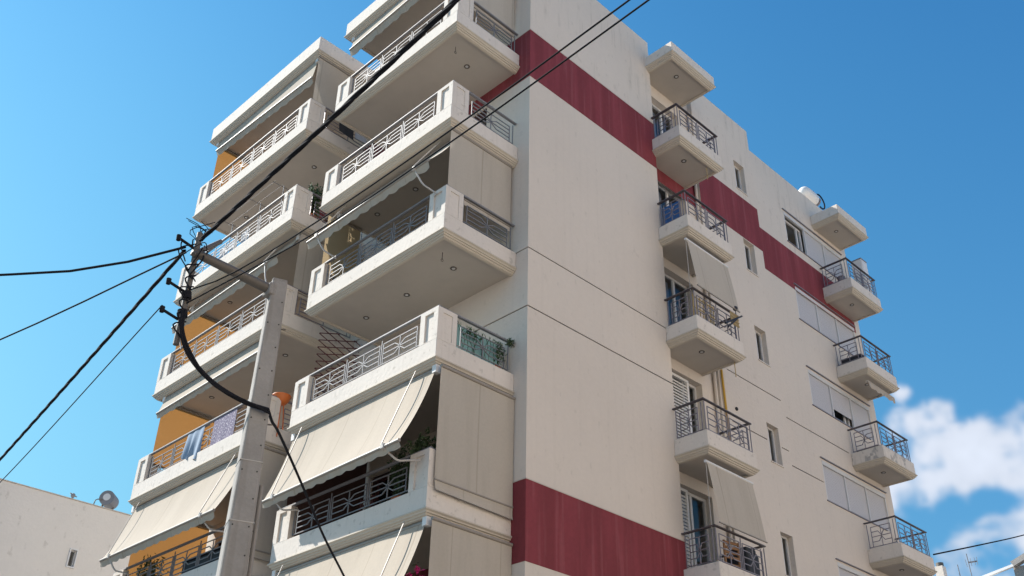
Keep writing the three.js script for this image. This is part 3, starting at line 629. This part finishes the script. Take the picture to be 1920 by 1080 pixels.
{ // teal privacy screen with a climbing plant, tied inside the end railing of the fourth balcony
  const t = thing('privacy_screen', 'teal privacy screen with green climbing stems inside the balcony end railing', 'screen');
  mesh('sheet', sheet(V(-1.45, S(4) + 1.1, -0.56), V(-0.3, S(4) + 1.1, -0.56), V(-1.45, S(4) + 0.42, -0.56), V(-0.3, S(4) + 0.42, -0.56), 0.01, 20, 6), M.teal, t);
  const st = [];
  for (let k = 0; k < 16; k++) { const x = -1.5 + k * 0.08; st.push(tube([V(x, S(4) + 0.4, -0.5), V(x + rr(-0.1, 0.14), S(4) + 0.62, -0.49), V(x + rr(-0.1, 0.14), S(4) + 0.85, -0.49), V(x + rr(-0.1, 0.1), S(4) + 1.12, -0.5)], 0.007, 8, 4)); }
  mesh('stem', st, M.leaf, t);
  mesh('foliage', [leaves(V(-1.1, S(4) + 0.95, -0.46), 0.35, 0.16, 0.04, 130, 0.035), leaves(V(-0.35, S(4) + 0.85, -0.44), 0.18, 0.3, 0.05, 150, 0.035), leaves(V(-0.08, S(4) + 1.15, -0.4), 0.12, 0.12, 0.1, 110, 0.04)], M.leaf, t);
}
{ // diamond trellis at the far end of the fourth balcony
  const t = thing('trellis', 'dark diamond trellis at the far end of the fourth balcony by the corner wall', 'trellis');
  const g = [], z = -5.1, x0 = -1.72, x1 = -0.55, y0 = S(4) + 0.7, y1 = S(4) + 2.75;
  const clip = (a, b) => { // clip a line to the panel
    let t0 = 0, t1 = 1; const d = [b[0] - a[0], b[1] - a[1]];
    for (const [p, q] of [[-d[0], a[0] - x0], [d[0], x1 - a[0]], [-d[1], a[1] - y0], [d[1], y1 - a[1]]]) { if (Math.abs(p) < 1e-9) { if (q < 0) return; } else { const r = q / p; if (p < 0) t0 = Math.max(t0, r); else t1 = Math.min(t1, r); } }
    if (t1 - t0 > 0.02) g.push(bar(V(a[0] + d[0] * t0, a[1] + d[1] * t0, z + (g.length % 2) * 0.012), V(a[0] + d[0] * t1, a[1] + d[1] * t1, z + (g.length % 2) * 0.012), 0.022, 0.01));
  };
  for (let k = -12; k < 24; k++) { const c = y0 + k * 0.185; clip([x0 - 1, c - 0.36], [x1 + 1, c - 0.36 + 3.17 * 0.36]); clip([x0 - 1, c + 0.36], [x1 + 1, c + 0.36 - 3.17 * 0.36]); }
  mesh('lattice', g, M.maroon, t);
}
// laundry over the railing of the fourth balcony of the far column
function draped(label, name, z0, z1, yb0, yb1, mat, wav, xo) {
  const nu = 22, nv = 16, pos = [], uv = [], yt = S(4) + 1.215, P = (i, j) => { const u = i / nu, v = j / nv, z = z0 + (z1 - z0) * u, yb = yb0 + (yb1 - yb0) * u; const f = v < 0.12 ? V(-xo + 0.10 - 0.14 * v / 0.12, yt + 0.004, z) : V(-xo - 0.045 - wav * (0.5 + 0.5 * Math.sin(u * 15 + 2 * v)) * (v - 0.12), yt - (yt - yb) * (v - 0.12) / 0.88, z + wav * 0.6 * Math.sin(u * 9) * v); return f; };
  for (let i = 0; i < nu; i++) for (let j = 0; j < nv; j++) for (const [a, b] of [[0, 0], [0, 1], [1, 0], [1, 0], [0, 1], [1, 1]]) { const q = P(i + a, j + b); pos.push(q.x, q.y, q.z); uv.push((i + a) / nu, (j + b) / nv); }
  const g = new THREE.BufferGeometry(); g.setAttribute('position', new THREE.BufferAttribute(new Float32Array(pos), 3)); g.setAttribute('uv', new THREE.BufferAttribute(new Float32Array(uv), 2)); g.computeVertexNormals();
  return tag(mesh(name, g, mat, scene), label, 'laundry', 'laundry hung over the railing');
}
draped('blue-grey shirt hung over the balcony railing to dry', 'hanging_shirt', -9.5, -8.72, 11.42, 11.18, M.denim, 0.10, 2.24);
draped('purple patterned blanket hung over the balcony railing', 'hanging_blanket', -8.28, -7.28, 11.2, 11.07, M.blanket, 0.015, 2.24);
tag(mesh('hanging_towel', sheet(V(-1.35, S(1) + 1.2, -6.08), V(-0.85, S(1) + 1.2, -6.08), V(-1.35, S(1) + 0.55, -6.06), V(-0.85, S(1) + 0.5, -6.06), 0.03, 14, 10), M.black, scene), 'black towel over the end railing of the top balcony of the far column', 'laundry');
tag(mesh('hanging_towel', sheet(V(-0.8, S(1) + 1.2, -6.08), V(-0.4, S(1) + 1.2, -6.08), V(-0.8, S(1) + 0.62, -6.06), V(-0.4, S(1) + 0.66, -6.06), 0.03, 14, 10), M.linen, scene), 'white towel over the end railing of the top balcony of the far column', 'laundry');
{
  const t = thing('laundry_rack', 'wire drying rack with white clothes on the second balcony of the far column', 'drying rack');
  const g = []; for (const z of [-9.4, -8.0, -6.9]) { g.push(rod(V(-2.27, S(2) + 0.9, z), V(-2.27, S(2) + 1.55, z), 0.012, 6)); for (const k of [0.25, 0.4, 0.55]) g.push(rod(V(-2.0, S(2) + 1.5, z), V(-2.62, S(2) + 1.5, z), 0.008, 5)); }
  for (const x of [-2.1, -2.35, -2.58]) g.push(rod(V(x, S(2) + 1.505, -9.5), V(x, S(2) + 1.505, -6.8), 0.005, 5));
  mesh('frame', g, M.rail, t);
  for (const [z, w, h] of [[-10.2, 0.5, 0.45], [-9.7, 0.4, 0.6], [-9.1, 0.45, 0.5]]) mesh('garment', sheet(V(-2.13, S(2) + 1.12, z), V(-2.13, S(2) + 1.12, z + w), V(-2.13, S(2) + 1.12 - h, z + 0.04), V(-2.13, S(2) + 1.12 - h, z + w - 0.03), 0.03, 10, 8), M.linen, t);
}
{ // orange basin on a stand at the end of the laundry balcony
  const t = thing('orange_basin', 'orange round basin on a slim stand at the end of the laundry balcony', 'basin');
  const c = V(-1.78, S(4) + 1.2, -6.24);
  mesh('bowl', new THREE.LatheGeometry([[0.02, -0.13], [0.12, -0.11], [0.19, -0.03], [0.21, 0.06], [0.225, 0.065], [0.225, 0.08], [0.2, 0.08], [0.17, 0.0], [0.1, -0.08], [0, -0.1]].map(q => new THREE.Vector2(...q)), 24).translate(c.x, c.y, c.z), M.orange, t);
  for (let k = 0; k < 4; k++) { const a = k * 1.57 + 0.4; mesh('leg', rod(V(c.x + 0.16 * Math.cos(a), fl(4), c.z + 0.16 * Math.sin(a)), V(c.x + 0.07 * Math.cos(a), c.y - 0.1, c.z + 0.07 * Math.sin(a)), 0.014, 6), M.orange, t); }
}
function chair(label, c, rot, mat) {
  const t = thing('balcony_chair', label, 'chair', 'balcony chairs'); t.position.copy(c); t.rotation.y = rot;
  mesh('seat', rbox(-0.22, 0.22, 0.42, 0.46, -0.22, 0.22), mat, t);
  const sl = []; for (let k = 0; k < 4; k++) sl.push(rbox(-0.2, 0.2, 0.56 + k * 0.11, 0.62 + k * 0.11, -0.23, -0.205, 0.006)); mesh('backrest', sl, mat, t);
  for (const [x, z, h] of [[-0.2, -0.21, 0.96], [0.2, -0.21, 0.96], [-0.2, 0.2, 0.44], [0.2, 0.2, 0.44]]) mesh('leg', box(x - 0.02, x + 0.02, 0, h, z - 0.02, z + 0.02), mat, t);
}
chair('brown wooden slat chair behind the railing beside the lower crimson band', V(5.85, fl(5), 0.42), 2.9, M.wood);
chair('dark chair under the lowered awning by the corner wall', V(-1.5, fl(5), -3.2), -1.6, M.maroon);
chair('brown chair on the balcony behind the concrete pole', V(-1.6, fl(5), -9.3), -1.6, M.wood);
{
  const t = thing('covered_bundle', 'dark blue covered bundle stacked beside the wooden slat chair', 'bundle');
  mesh('cover', [rbox(6.18, 6.66, fl(5), fl(5) + 0.82, 0.2, 0.78, 0.06), rbox(6.22, 6.62, fl(5) + 0.8, fl(5) + 0.95, 0.25, 0.74, 0.05)], M.black, t);
  const t2 = thing('storage_box', 'low dark storage box behind the railing under the lowest awning', 'box');
  mesh('body', [rbox(-2.1, -1.6, fl(5), fl(5) + 0.62, -8.9, -7.0, 0.03)], M.black, t2); mesh('lid', rbox(-2.12, -1.58, fl(5) + 0.625, fl(5) + 0.68, -8.92, -6.98, 0.02), M.black, t2);
  const t3 = thing('post_lamp', 'pale upright post standing in front of the orange blind', 'post');
  mesh('shaft', rbox(-1.04, -0.96, fl(5), 10.7, -9.06, -8.98, 0.01), M.white, t3); mesh('base', rbox(-1.12, -0.88, fl(5), fl(5) + 0.05, -9.14, -8.9, 0.01), M.white, t3);
  const t4 = thing('blue_cover', 'blue plastic cover leaning inside the second small balcony from the top', 'cover');
  mesh('panel', sheet(V(5.0, S(2) + 1.12, 0.06), V(5.0, S(2) + 1.12, 0.62), V(5.02, S(2) + 0.3, 0.06), V(5.02, S(2) + 0.3, 0.62), 0.03, 14, 10), new THREE.MeshStandardMaterial({ color: lin(0.035, 0.13, 0.36), roughness: 0.55, side: THREE.DoubleSide }), t4);
  mesh('frame', [bar(V(4.995, S(2) + 0.22, 0.05), V(4.995, S(2) + 1.14, 0.05), 0.02), bar(V(4.995, S(2) + 0.22, 0.63), V(4.995, S(2) + 1.14, 0.63), 0.02)], M.railDark, t4);
  const t5 = thing('cane_stool', 'upturned cane stool with dark legs hooked over the balcony railing', 'stool'), yy = S(3) + 0.98;
  const st = []; for (let k = 0; k < 9; k++) st.push(bar(V(6.25 + k * 0.04, yy - 0.22, 0.99), V(6.25 + k * 0.04, yy + 0.14, 0.99), 0.02, 0.014)); for (let k = 0; k < 4; k++) st.push(bar(V(6.22, yy - 0.18 + k * 0.1, 1.0), V(6.6, yy - 0.18 + k * 0.1, 1.0), 0.018, 0.014));
  mesh('seat', st, M.bamboo, t5);
  mesh('leg', bar(V(5.95, yy - 0.34, 1.0), V(6.75, yy + 0.2, 1.0), 0.045), M.black, t5); mesh('leg', bar(V(6.05, yy - 0.4, 1.02), V(6.5, yy + 0.02, 1.02), 0.035), M.black, t5);
  mesh('knob', new THREE.SphereGeometry(0.065, 14, 10).translate(6.52, yy + 0.34, 0.98), M.black, t5); mesh('stem', rod(V(6.52, yy + 0.1, 0.98), V(6.52, yy + 0.3, 0.98), 0.012, 6), M.black, t5);
  const t6 = thing('cane_screen', 'pale cane slats leaning behind the railing of the third small balcony', 'screen');
  const cs = []; for (let k = 0; k < 8; k++) cs.push(bar(V(4.98 + k * 0.14, S(3) + 0.22, 0.74), V(4.98 + k * 0.14, S(3) + 1.15, 0.78), 0.025, 0.02)); for (const q of [0.5, 0.8, 1.1]) cs.push(bar(V(4.95, S(3) + q, 0.77), V(6.0, S(3) + q, 0.77), 0.02, 0.02));
  mesh('slats', cs, M.bamboo, t6);
  const cab = thing('balcony_cabinet', 'tall white cabinet standing at the corner of the outermost top balcony', 'cabinet');
  mesh('body', rbox(16.24, 16.64, fl(1), 21.9, -0.12, 0.26, 0.015), M.white, cab); mesh('top', rbox(16.225, 16.655, 21.902, 21.93, -0.135, 0.275, 0.008), M.railDark, cab);
  mesh('door', rbox(16.26, 16.62, fl(1) + 0.05, 21.86, 0.262, 0.275, 0.005), M.white, cab); mesh('handle', bar(V(16.58, 21.2, 0.285), V(16.58, 21.35, 0.285), 0.015), M.railDark, cab);
  const bin = thing('bucket', 'small grey bucket on the outermost top balcony', 'bucket');
  mesh('body', new THREE.CylinderGeometry(0.13, 0.1, 0.3, 18).translate(15.05, fl(1) + 0.36, -0.02), M.railDark, bin); mesh('rim', new THREE.TorusGeometry(0.13, 0.012, 6, 20).rotateX(Math.PI / 2).translate(15.05, fl(1) + 0.51, -0.02), M.railDark, bin); mesh('crate', rbox(14.93, 15.17, fl(1), fl(1) + 0.2, -0.14, 0.1), M.railDark, bin);
  for (const [i, lab] of [[2, 'low black planter box on the second outermost balcony from the top'], [3, 'low black planter box on the stained outermost balcony']]) {
    const p = thing('planter_box', lab, 'planter', 'black planters'); mesh('body', rbox(14.95, 15.15, fl(i), fl(i) + (i === 2 ? 0.5 : 0.36), -0.5, 0.22, 0.02), M.black, p); mesh('rim', rbox(14.94, 15.16, fl(i) + (i === 2 ? 0.46 : 0.32), fl(i) + (i === 2 ? 0.49 : 0.35), -0.51, 0.23, 0.01), M.railDark, p);
  }
}
// solar water heater on the roof
{
  const t = thing('solar_water_heater', 'white solar water heater with black hose on the roof edge', 'water heater');
  const c = V(15.95, 25.18, -1.1);
  mesh('tank', new THREE.CapsuleGeometry(0.24, 0.55, 6, 18).rotateZ(Math.PI / 2).translate(c.x, c.y, c.z), M.white, t);
  mesh('end_cap', new THREE.CylinderGeometry(0.2, 0.2, 0.06, 18).rotateZ(Math.PI / 2).translate(c.x + 0.5, c.y, c.z), M.railDark, t);
  mesh('hose', new THREE.TorusGeometry(0.3, 0.028, 8, 24, 4.4).rotateZ(-1.9).translate(c.x + 0.62, c.y + 0.02, c.z + 0.12), M.cable, t);
  mesh('valve', [new THREE.SphereGeometry(0.07, 10, 8).translate(c.x + 0.36, c.y + 0.36, c.z), rod(V(c.x + 0.36, c.y + 0.2, c.z), V(c.x + 0.36, c.y + 0.34, c.z), 0.03, 8)], M.cable, t);
  for (const x of [-0.35, 0.35]) mesh('stand', [bar(V(c.x + x, 23.4, c.z - 0.3), V(c.x + x, c.y - 0.15, c.z), 0.05), bar(V(c.x + x, 23.4, c.z + 0.1), V(c.x + x, c.y - 0.15, c.z), 0.05)], M.steel, t);
}

// ------------------------------------------------------------------ pole, arm and wires
const PX = -7.56, PZ = 3.03, N = V(-8.65, 8.6, 2.88);
{
  const t = thing('utility_pole', 'tapered concrete utility pole with a side arm standing before the balconies', 'pole');
  const sq = [[1, -0.78], [1, 0.78], [0.93, 0.93], [0.78, 1], [-0.78, 1], [-0.93, 0.93], [-1, 0.78], [-1, -0.78], [-0.93, -0.93], [-0.78, -1], [0.78, -1], [0.93, -0.93]], pos = [];
  const pt = (k, y) => { const [a, b] = sq[k % 12], r = 0.203 - 0.0126 * y; return [PX + (a * 0.936 - b * 0.352) * r, y, PZ + (a * 0.352 + b * 0.936) * r]; };
  for (let j = 0; j < 10; j++) for (let k = 0; k < 12; k++) { const y0 = 0.004 + j * 0.855, y1 = y0 + 0.855, A = pt(k, y0), B = pt(k + 1, y0), C = pt(k + 1, y1), D = pt(k, y1); pos.push(...A, ...D, ...B, ...B, ...D, ...C); }
  const sh = new THREE.BufferGeometry(); sh.setAttribute('position', new THREE.BufferAttribute(new Float32Array(pos), 3)); sh.computeVertexNormals(); boxUV(sh, 3, [0, 0]);
  mesh('shaft', sh, M.pole, t);
  mesh('cap', new RoundedBoxGeometry(0.186, 0.04, 0.186, 1, 0.012).rotateY(-0.36).translate(PX, 8.57, PZ), M.pole, t);
  mesh('arm', rod(V(PX - 0.06, 8.43, PZ - 0.0), N.clone().add(V(-0.05, -0.03, 0)), 0.068, 14, 0.055), M.steel, t);
  mesh('clamp', rbox(PX - 0.16, PX - 0.05, 8.33, 8.50, PZ - 0.08, PZ + 0.08, 0.02), M.pole, t);
  mesh('upright', [rod(V(N.x, 7.3, N.z), V(N.x, 8.86, N.z), 0.036, 10), rod(V(N.x - 0.05, 8.5, N.z + 0.05), V(N.x + 0.33, 8.95, N.z - 0.1), 0.032, 8)], M.steel, t);
  for (const y of [6.13, 5.42]) mesh('strap', new RoundedBoxGeometry(2 * (0.203 - 0.0126 * y) + 0.012, 0.014, 2 * (0.203 - 0.0126 * y) + 0.012, 1, 0.004).rotateY(-0.36).translate(PX, y, PZ), M.arm, t);
  for (let k = 0; k < 13; k++) {
    const y = 8.25 - k * 0.32, r = 0.203 - 0.0126 * y, nx = -0.352, nz = 0.936, tx = 0.936, tz = 0.352; // main face and its direction
    for (const e of [0.62, -0.7]) if (e > 0 || k % 2) mesh('bolt_hole', new THREE.CylinderGeometry(0.009, 0.009, 0.008, 10).rotateX(Math.PI / 2).rotateY(-0.36).translate(PX + nx * r + tx * r * e, y, PZ + nz * r + tz * r * e), M.hole, t);
    if (k % 4 === 1) mesh('step_bolt', rod(V(PX + tx * r, y, PZ + tz * r), V(PX + tx * (r + 0.07), y + 0.01, PZ + tz * (r + 0.07)), 0.010, 6), M.steel, t);
  }
  mesh('conduit', rod(V(PX + 0.24, 0.004, PZ + 0.12), V(PX + 0.16, 5.9, PZ + 0.07), 0.026, 8), M.pole, t);
  for (const y of [8.62, 8.0, 7.62]) mesh('insulator', [rod(V(N.x - 0.04, y, N.z), V(N.x - 0.26, y + 0.03, N.z + 0.02), 0.018, 8), new THREE.CylinderGeometry(0.03, 0.026, 0.07, 12).translate(N.x - 0.26, y + 0.03, N.z + 0.02)], M.cable, t);
  const jum = []; for (let k = 0; k < 8; k++) { const a = V(N.x + rr(-0.25, 0.1), 8.62 + rr(-0.1, 0.2), N.z + rr(-0.15, 0.15)), b = V(N.x + rr(-0.2, 0.1), 8.3 + rr(-0.3, 0.35), N.z + rr(-0.15, 0.15)); jum.push(tube([a, a.clone().lerp(b, 0.5).add(V(rr(-0.3, 0.1), rr(-0.1, 0.25), rr(-0.15, 0.15))), b], rr(0.006, 0.011), 14, 5)); }
  for (let k = 0; k < 7; k++) { const a = V(N.x - 0.02, 8.75, N.z); jum.push(tube([a, a.clone().add(V(rr(-0.12, 0.12), rr(0.08, 0.2), rr(-0.08, 0.08))), a.clone().add(V(rr(-0.25, 0.25), rr(0.1, 0.3), rr(-0.1, 0.1)))], 0.006, 8, 4)); }
  for (let k = 0; k < 6; k++) { const y = 8.4 - k * 0.16; jum.push(tube([V(N.x + 0.04, y, N.z + 0.05), V(N.x - rr(0.05, 0.14), y - 0.1, N.z + 0.05), V(N.x + 0.02, y - 0.22, N.z + 0.05)], 0.010, 10, 5)); }
  for (const y of [7.95, 7.7]) jum.push(new THREE.CylinderGeometry(0.058, 0.058, 0.09, 12).rotateZ(0.2).translate(N.x - 0.01, y, N.z + 0.02));
  mesh('jumper_wires', jum, M.cable, t);
}
function line(label, pts, r, mat = M.cable, seg = 40, name = 'overhead_cable') { return tag(mesh(name, tube(pts, r, seg, 6), mat, scene), label, 'cable', 'overhead cables'); }
function bundle(label, a, b, sag, r, turns) { // three cores twisted round one another
  const gs = []; for (let c = 0; c < 3; c++) { const pts = []; for (let k = 0; k <= turns * 6; k++) { const s = k / (turns * 6), p = a.clone().lerp(b, s); p.y -= sag * 4 * s * (1 - s); const an = k / 6 * 2 * Math.PI + c * 2.094; const d = b.clone().sub(a).normalize(), e = V(0, 1, 0), f = e.clone().cross(d).normalize(); p.addScaledVector(f, Math.cos(an) * r * 0.8).addScaledVector(V(0, 1, 0), Math.sin(an) * r * 0.8); pts.push(p); } gs.push(tube(pts, r, turns * 10, 5)); }
  return tag(mesh('overhead_cable', gs, M.cable, scene), label, 'cable', 'overhead cables');
}
bundle('thick twisted cable running from the pole arm up past the top balconies', N.clone().add(V(-0.02, 0.1, 0.1)), V(-9.95, 8.9, 17.8), 0.18, 0.0165, 12);
bundle('thick twisted cable running from the pole arm down along the street beside the sky', N.clone().add(V(-0.1, 0.0, -0.1)), V(-5.56, 8.75, -21.95), 0.2, 0.0145, 18);
line('black cable sagging from the pole arm across the open sky', [N.clone().add(V(-0.12, 0.02, -0.05)), V(-9.4, 8.42, 1.95), V(-10.19, 8.38, 0.97), V(-13.2, 8.5, -2.8), V(-27, 9.6, -20)], 0.017);
line('thin straight cable below the sagging one', [N.clone().add(V(-0.1, -0.05, -0.05)), V(-9.51, 8.4, -0.7), V(-12.1, 8.3, -11.5), V(-17.5, 8.8, -34)], 0.011, M.wire);
line('thinnest wire leaving the lower insulator of the pole', [V(N.x - 0.27, 7.7, N.z + 0.02), V(-8.21, 7.4, -3.2), V(-7.1, 7.4, -13), V(-6.1, 7.7, -21.95)], 0.007, M.wire);
line('upper of two slim wires crossing the crimson band and the balconies', [V(N.x, 8.03, N.z), V(-8.47, 8.09, 3.3), V(-8.36, 8.1, 5.09), V(-8.36, 8.1, 7.28), V(-8.42, 8.1, 9.41), V(-8.6, 8.25, 18)], 0.0085, M.wire);
line('lower of two slim wires crossing the crimson band and the balconies', [V(N.x, 7.84, N.z), V(-8.33, 8.0, 4.95), V(-8.25, 8.09, 7.08), V(-8.31, 8.1, 9.51), V(-8.5, 8.25, 18)], 0.0085, M.wire);
{
  const t = thing('service_cable', 'thick black cable looping from the pole upright past the pole and down to the balconies', 'cable', 'overhead cables');
  const A = [V(N.x - 0.03, 7.72, N.z + 0.05), V(N.x - 0.02, 7.5, N.z + 0.08), V(N.x + 0.12, 7.2, N.z + 0.1), V(-8.2, 6.95, 3.02), V(-7.8, 6.8, 3.12), V(PX + 0.02, 6.75, PZ + 0.2)];
  mesh('sheath', [tube(A, 0.028, 40, 8), tube(A.map((p, k) => p.clone().add(V(0.02, -0.05 * (k % 2), 0.03))), 0.015, 40, 6)], M.cable, t);
  mesh('drop', tube([V(-7.54, 6.76, 3.22), V(-7.25, 6.83, 2.85), V(-6.81, 7.06, 2.25), V(-6.01, 7.23, 1.32), V(-5.08, 7.21, 0.39), V(-4.04, 7.0, -0.52), V(-2.97, 6.78, -1.37), V(-2.06, 6.68, -2.2)], 0.0185, 60, 6), M.cable, t);
}
line('black cable leaving the outermost fourth balcony to the side', [V(16.8, 11.5, 0.45), V(22.47, 13.35, -0.3), V(32.45, 16.65, -2.04), V(44.5, 20.8, -3.7)], 0.026);

// ------------------------------------------------------------------ neighbours
{ // long plain house down the street
  const t = thing('neighbour_house', 'plain cream flank of a lower house down the street', 'house');
  const w = plate(-9, 9, 0.004, 14.26, [[0.40, 0.61, 12.04, 12.59]], 0.3).translate(0, 0, -22);
  mesh('wall', w, M.whitewash, t, TILE);
  mesh('wall', [box(-9, 9, 0.004, 14.2, -34, -33.7), box(-9, -8.7, 0.004, 14.2, -33.69, -22.31), box(8.7, 9, 0.004, 14.2, -33.69, -22.31)], M.wall, t, TILE);
  mesh('roof', box(-8.69, 8.69, 13.5, 13.7, -33.69, -22.31), M.pave, t, TILE);
  mesh('coping', rbox(-9.02, 9.02, 14.262, 14.3, -22.33, -21.97, 0.01), M.trim, t);
  const win = part('window', t);
  mesh('frame', [box(0.36, 0.65, 12.595, 12.64, -22, -21.96), box(0.36, 0.65, 11.99, 12.035, -22, -21.96), box(0.36, 0.40, 12.035, 12.595, -22, -21.96), box(0.61, 0.65, 12.035, 12.595, -22, -21.96), ...frame(0.4, 0.61, 12.04, 12.59, -22.12, 0.03, 0.04)], M.white, win);
  mesh('pane', glaze(0.42, 0.59, 12.06, 12.57, -22.1), M.glass, win);
  mesh('room', box(-0.5, 1.5, 11.5, 13.2, -24, -23.9), M.room, win);
  const d = thing('roof_boiler', 'small grey drum-shaped boiler on the roof of the plain house', 'boiler');
  mesh('drum', new THREE.CylinderGeometry(0.27, 0.27, 0.55, 22).rotateX(Math.PI / 2).rotateY(-0.75).translate(1.5, 14.78, -22.5), M.rail, d);
  mesh('cap', new THREE.CylinderGeometry(0.13, 0.13, 0.02, 18).rotateX(Math.PI / 2).rotateY(-0.75).translate(1.5 - 0.19, 14.8, -22.298), M.pvc, d);
  mesh('stand', [bar(V(1.3, 13.7, -22.5), V(1.3, 14.6, -22.5), 0.05), bar(V(1.7, 13.7, -22.5), V(1.7, 14.6, -22.5), 0.05)], M.steel, d);
  mesh('pipe', tube([V(1.25, 14.7, -22.4), V(1.0, 14.65, -22.4), V(0.95, 14.5, -22.4), V(0.95, 13.7, -22.4)], 0.02, 12, 6), M.steel, d);
  const v = thing('roof_vent', 'tiny vent on the roof edge of the plain house', 'vent');
  mesh('pipe', rod(V(0.12, 13.7, -22.3), V(0.12, 14.5, -22.3), 0.04, 8), M.rail, v); mesh('hood', [new THREE.SphereGeometry(0.08, 10, 8).translate(0.12, 14.52, -22.3), bar(V(0.0, 14.58, -22.3), V(0.26, 14.5, -22.3), 0.03)], M.rail, v);
}
{ // roofs far to the right
  const t = thing('far_house', 'distant house roof with a pale parapet behind the outermost balconies', 'house');
  mesh('wall', box(41.5, 52, 0.004, 17.9, -20, -7.2), M.wall, t, TILE);
  mesh('chimney', rbox(42.1, 42.5, 17.9, 19.2, -10.2, -9.75, 0.02), M.wall, t, TILE);
  mesh('chimney_cap', new THREE.CylinderGeometry(0.2, 0.2, 0.2, 14).translate(42.3, 19.3, -9.97), M.steel, t);
  const t2 = thing('stone_house', 'distant stone gable with white eaves at the street end', 'house');
  mesh('wall', box(43.3, 50, 0.004, 18.7, -6.55, 4), M.pole, t2, TILE); mesh('eaves', bar(V(42.9, 18.35, -8.2), V(43.2, 18.78, -6.3), 0.14), M.white, t2); mesh('gable', bar(V(43.2, 18.78, -6.5), V(43.4, 19.2, -5.6), 0.3), M.pole, t2);
  const a = thing('roof_antenna', 'thin television antenna on the distant roof', 'antenna');
  mesh('mast', [rod(V(42.85, 17.9, -8.59), V(42.8, 19.75, -8.62), 0.025, 6), rod(V(42.6, 17.9, -9.1), V(42.55, 19.2, -9.12), 0.025, 6)], M.rail, a);
  const e = []; for (const [dy, w] of [[1.0, 0.3], [1.05, 0.2]]) e.push(bar(V(42.8, 18.4 + dy * 0.85, -8.62), V(42.95, 18.4 + dy * 0.85 + 0.02, -8.2), 0.03)); for (const dz of [-0.15, 0.1, 0.3, 0.42]) e.push(bar(V(42.9, 19.08, -8.6 + dz), V(42.9, 19.5, -8.62 + dz * 1.1), 0.02));
  mesh('elements', e, M.rail, a);
}
// sunlit houses across the street, behind the photographer: their light fills the shaded facade
const tints = [[1.05, 1.0, 0.95], [1.12, 1.06, 1.0], [1.0, 0.9, 0.8], [1.1, 1.05, 1.0], [1.0, 0.95, 0.9]];
for (const [k, x0, x1, h, lab] of [[0, -44, -27, 23, 'cream apartment house across the street behind the photographer'], [1, -25.5, -9, 26, 'white apartment house across the street behind the photographer'], [2, -8, 6, 24, 'sand-coloured apartment house facing the corner wall'], [3, 7, 24, 26, 'pale apartment house facing the small balconies'], [4, 25, 44, 23, 'cream apartment house facing the far end']]) {
  const t = thing('opposite_house', lab, 'house'), z = 25.5, holes = [];
  for (let y = 4; y + 1.5 < h; y += 3) for (let x = x0 + 1.5; x + 1.6 < x1; x += 3.1) holes.push([x, x + 1.4, y, y + 1.4]);
  mesh('wall', plate(x0, x1, 0.004, h, holes, 0.3).rotateY(Math.PI).translate(x0 + x1, 0, z), std({ map: wallTex, color: lin(...tints[k]) }), t, TILE);
  mesh('wall', [box(x0, x0 + 0.3, 0.004, h - 0.02, z + 0.31, z + 11), box(x1 - 0.3, x1, 0.004, h - 0.02, z + 0.31, z + 11), box(x0, x1, 0.004, h - 0.03, z + 11, z + 11.3)], M.wall, t, TILE);
  mesh('roof', box(x0 + 0.31, x1 - 0.31, h - 0.6, h - 0.4, z + 0.31, z + 10.99), M.pave, t, TILE);
  mesh('back_room', box(x0 + 0.31, x1 - 0.31, 0.2, h - 0.7, z + 2, z + 2.1), M.room, t);
  for (const q of holes) { const w = part('window', t); mesh('shutter', slats(q[0], q[1], q[2], q[3], 0, 0.28, 0.03).map(g => g.rotateY(Math.PI).translate(x0 + x1, 0, z + 0.12)), M.shutter, w); }
}

renderer.render(scene, camera);
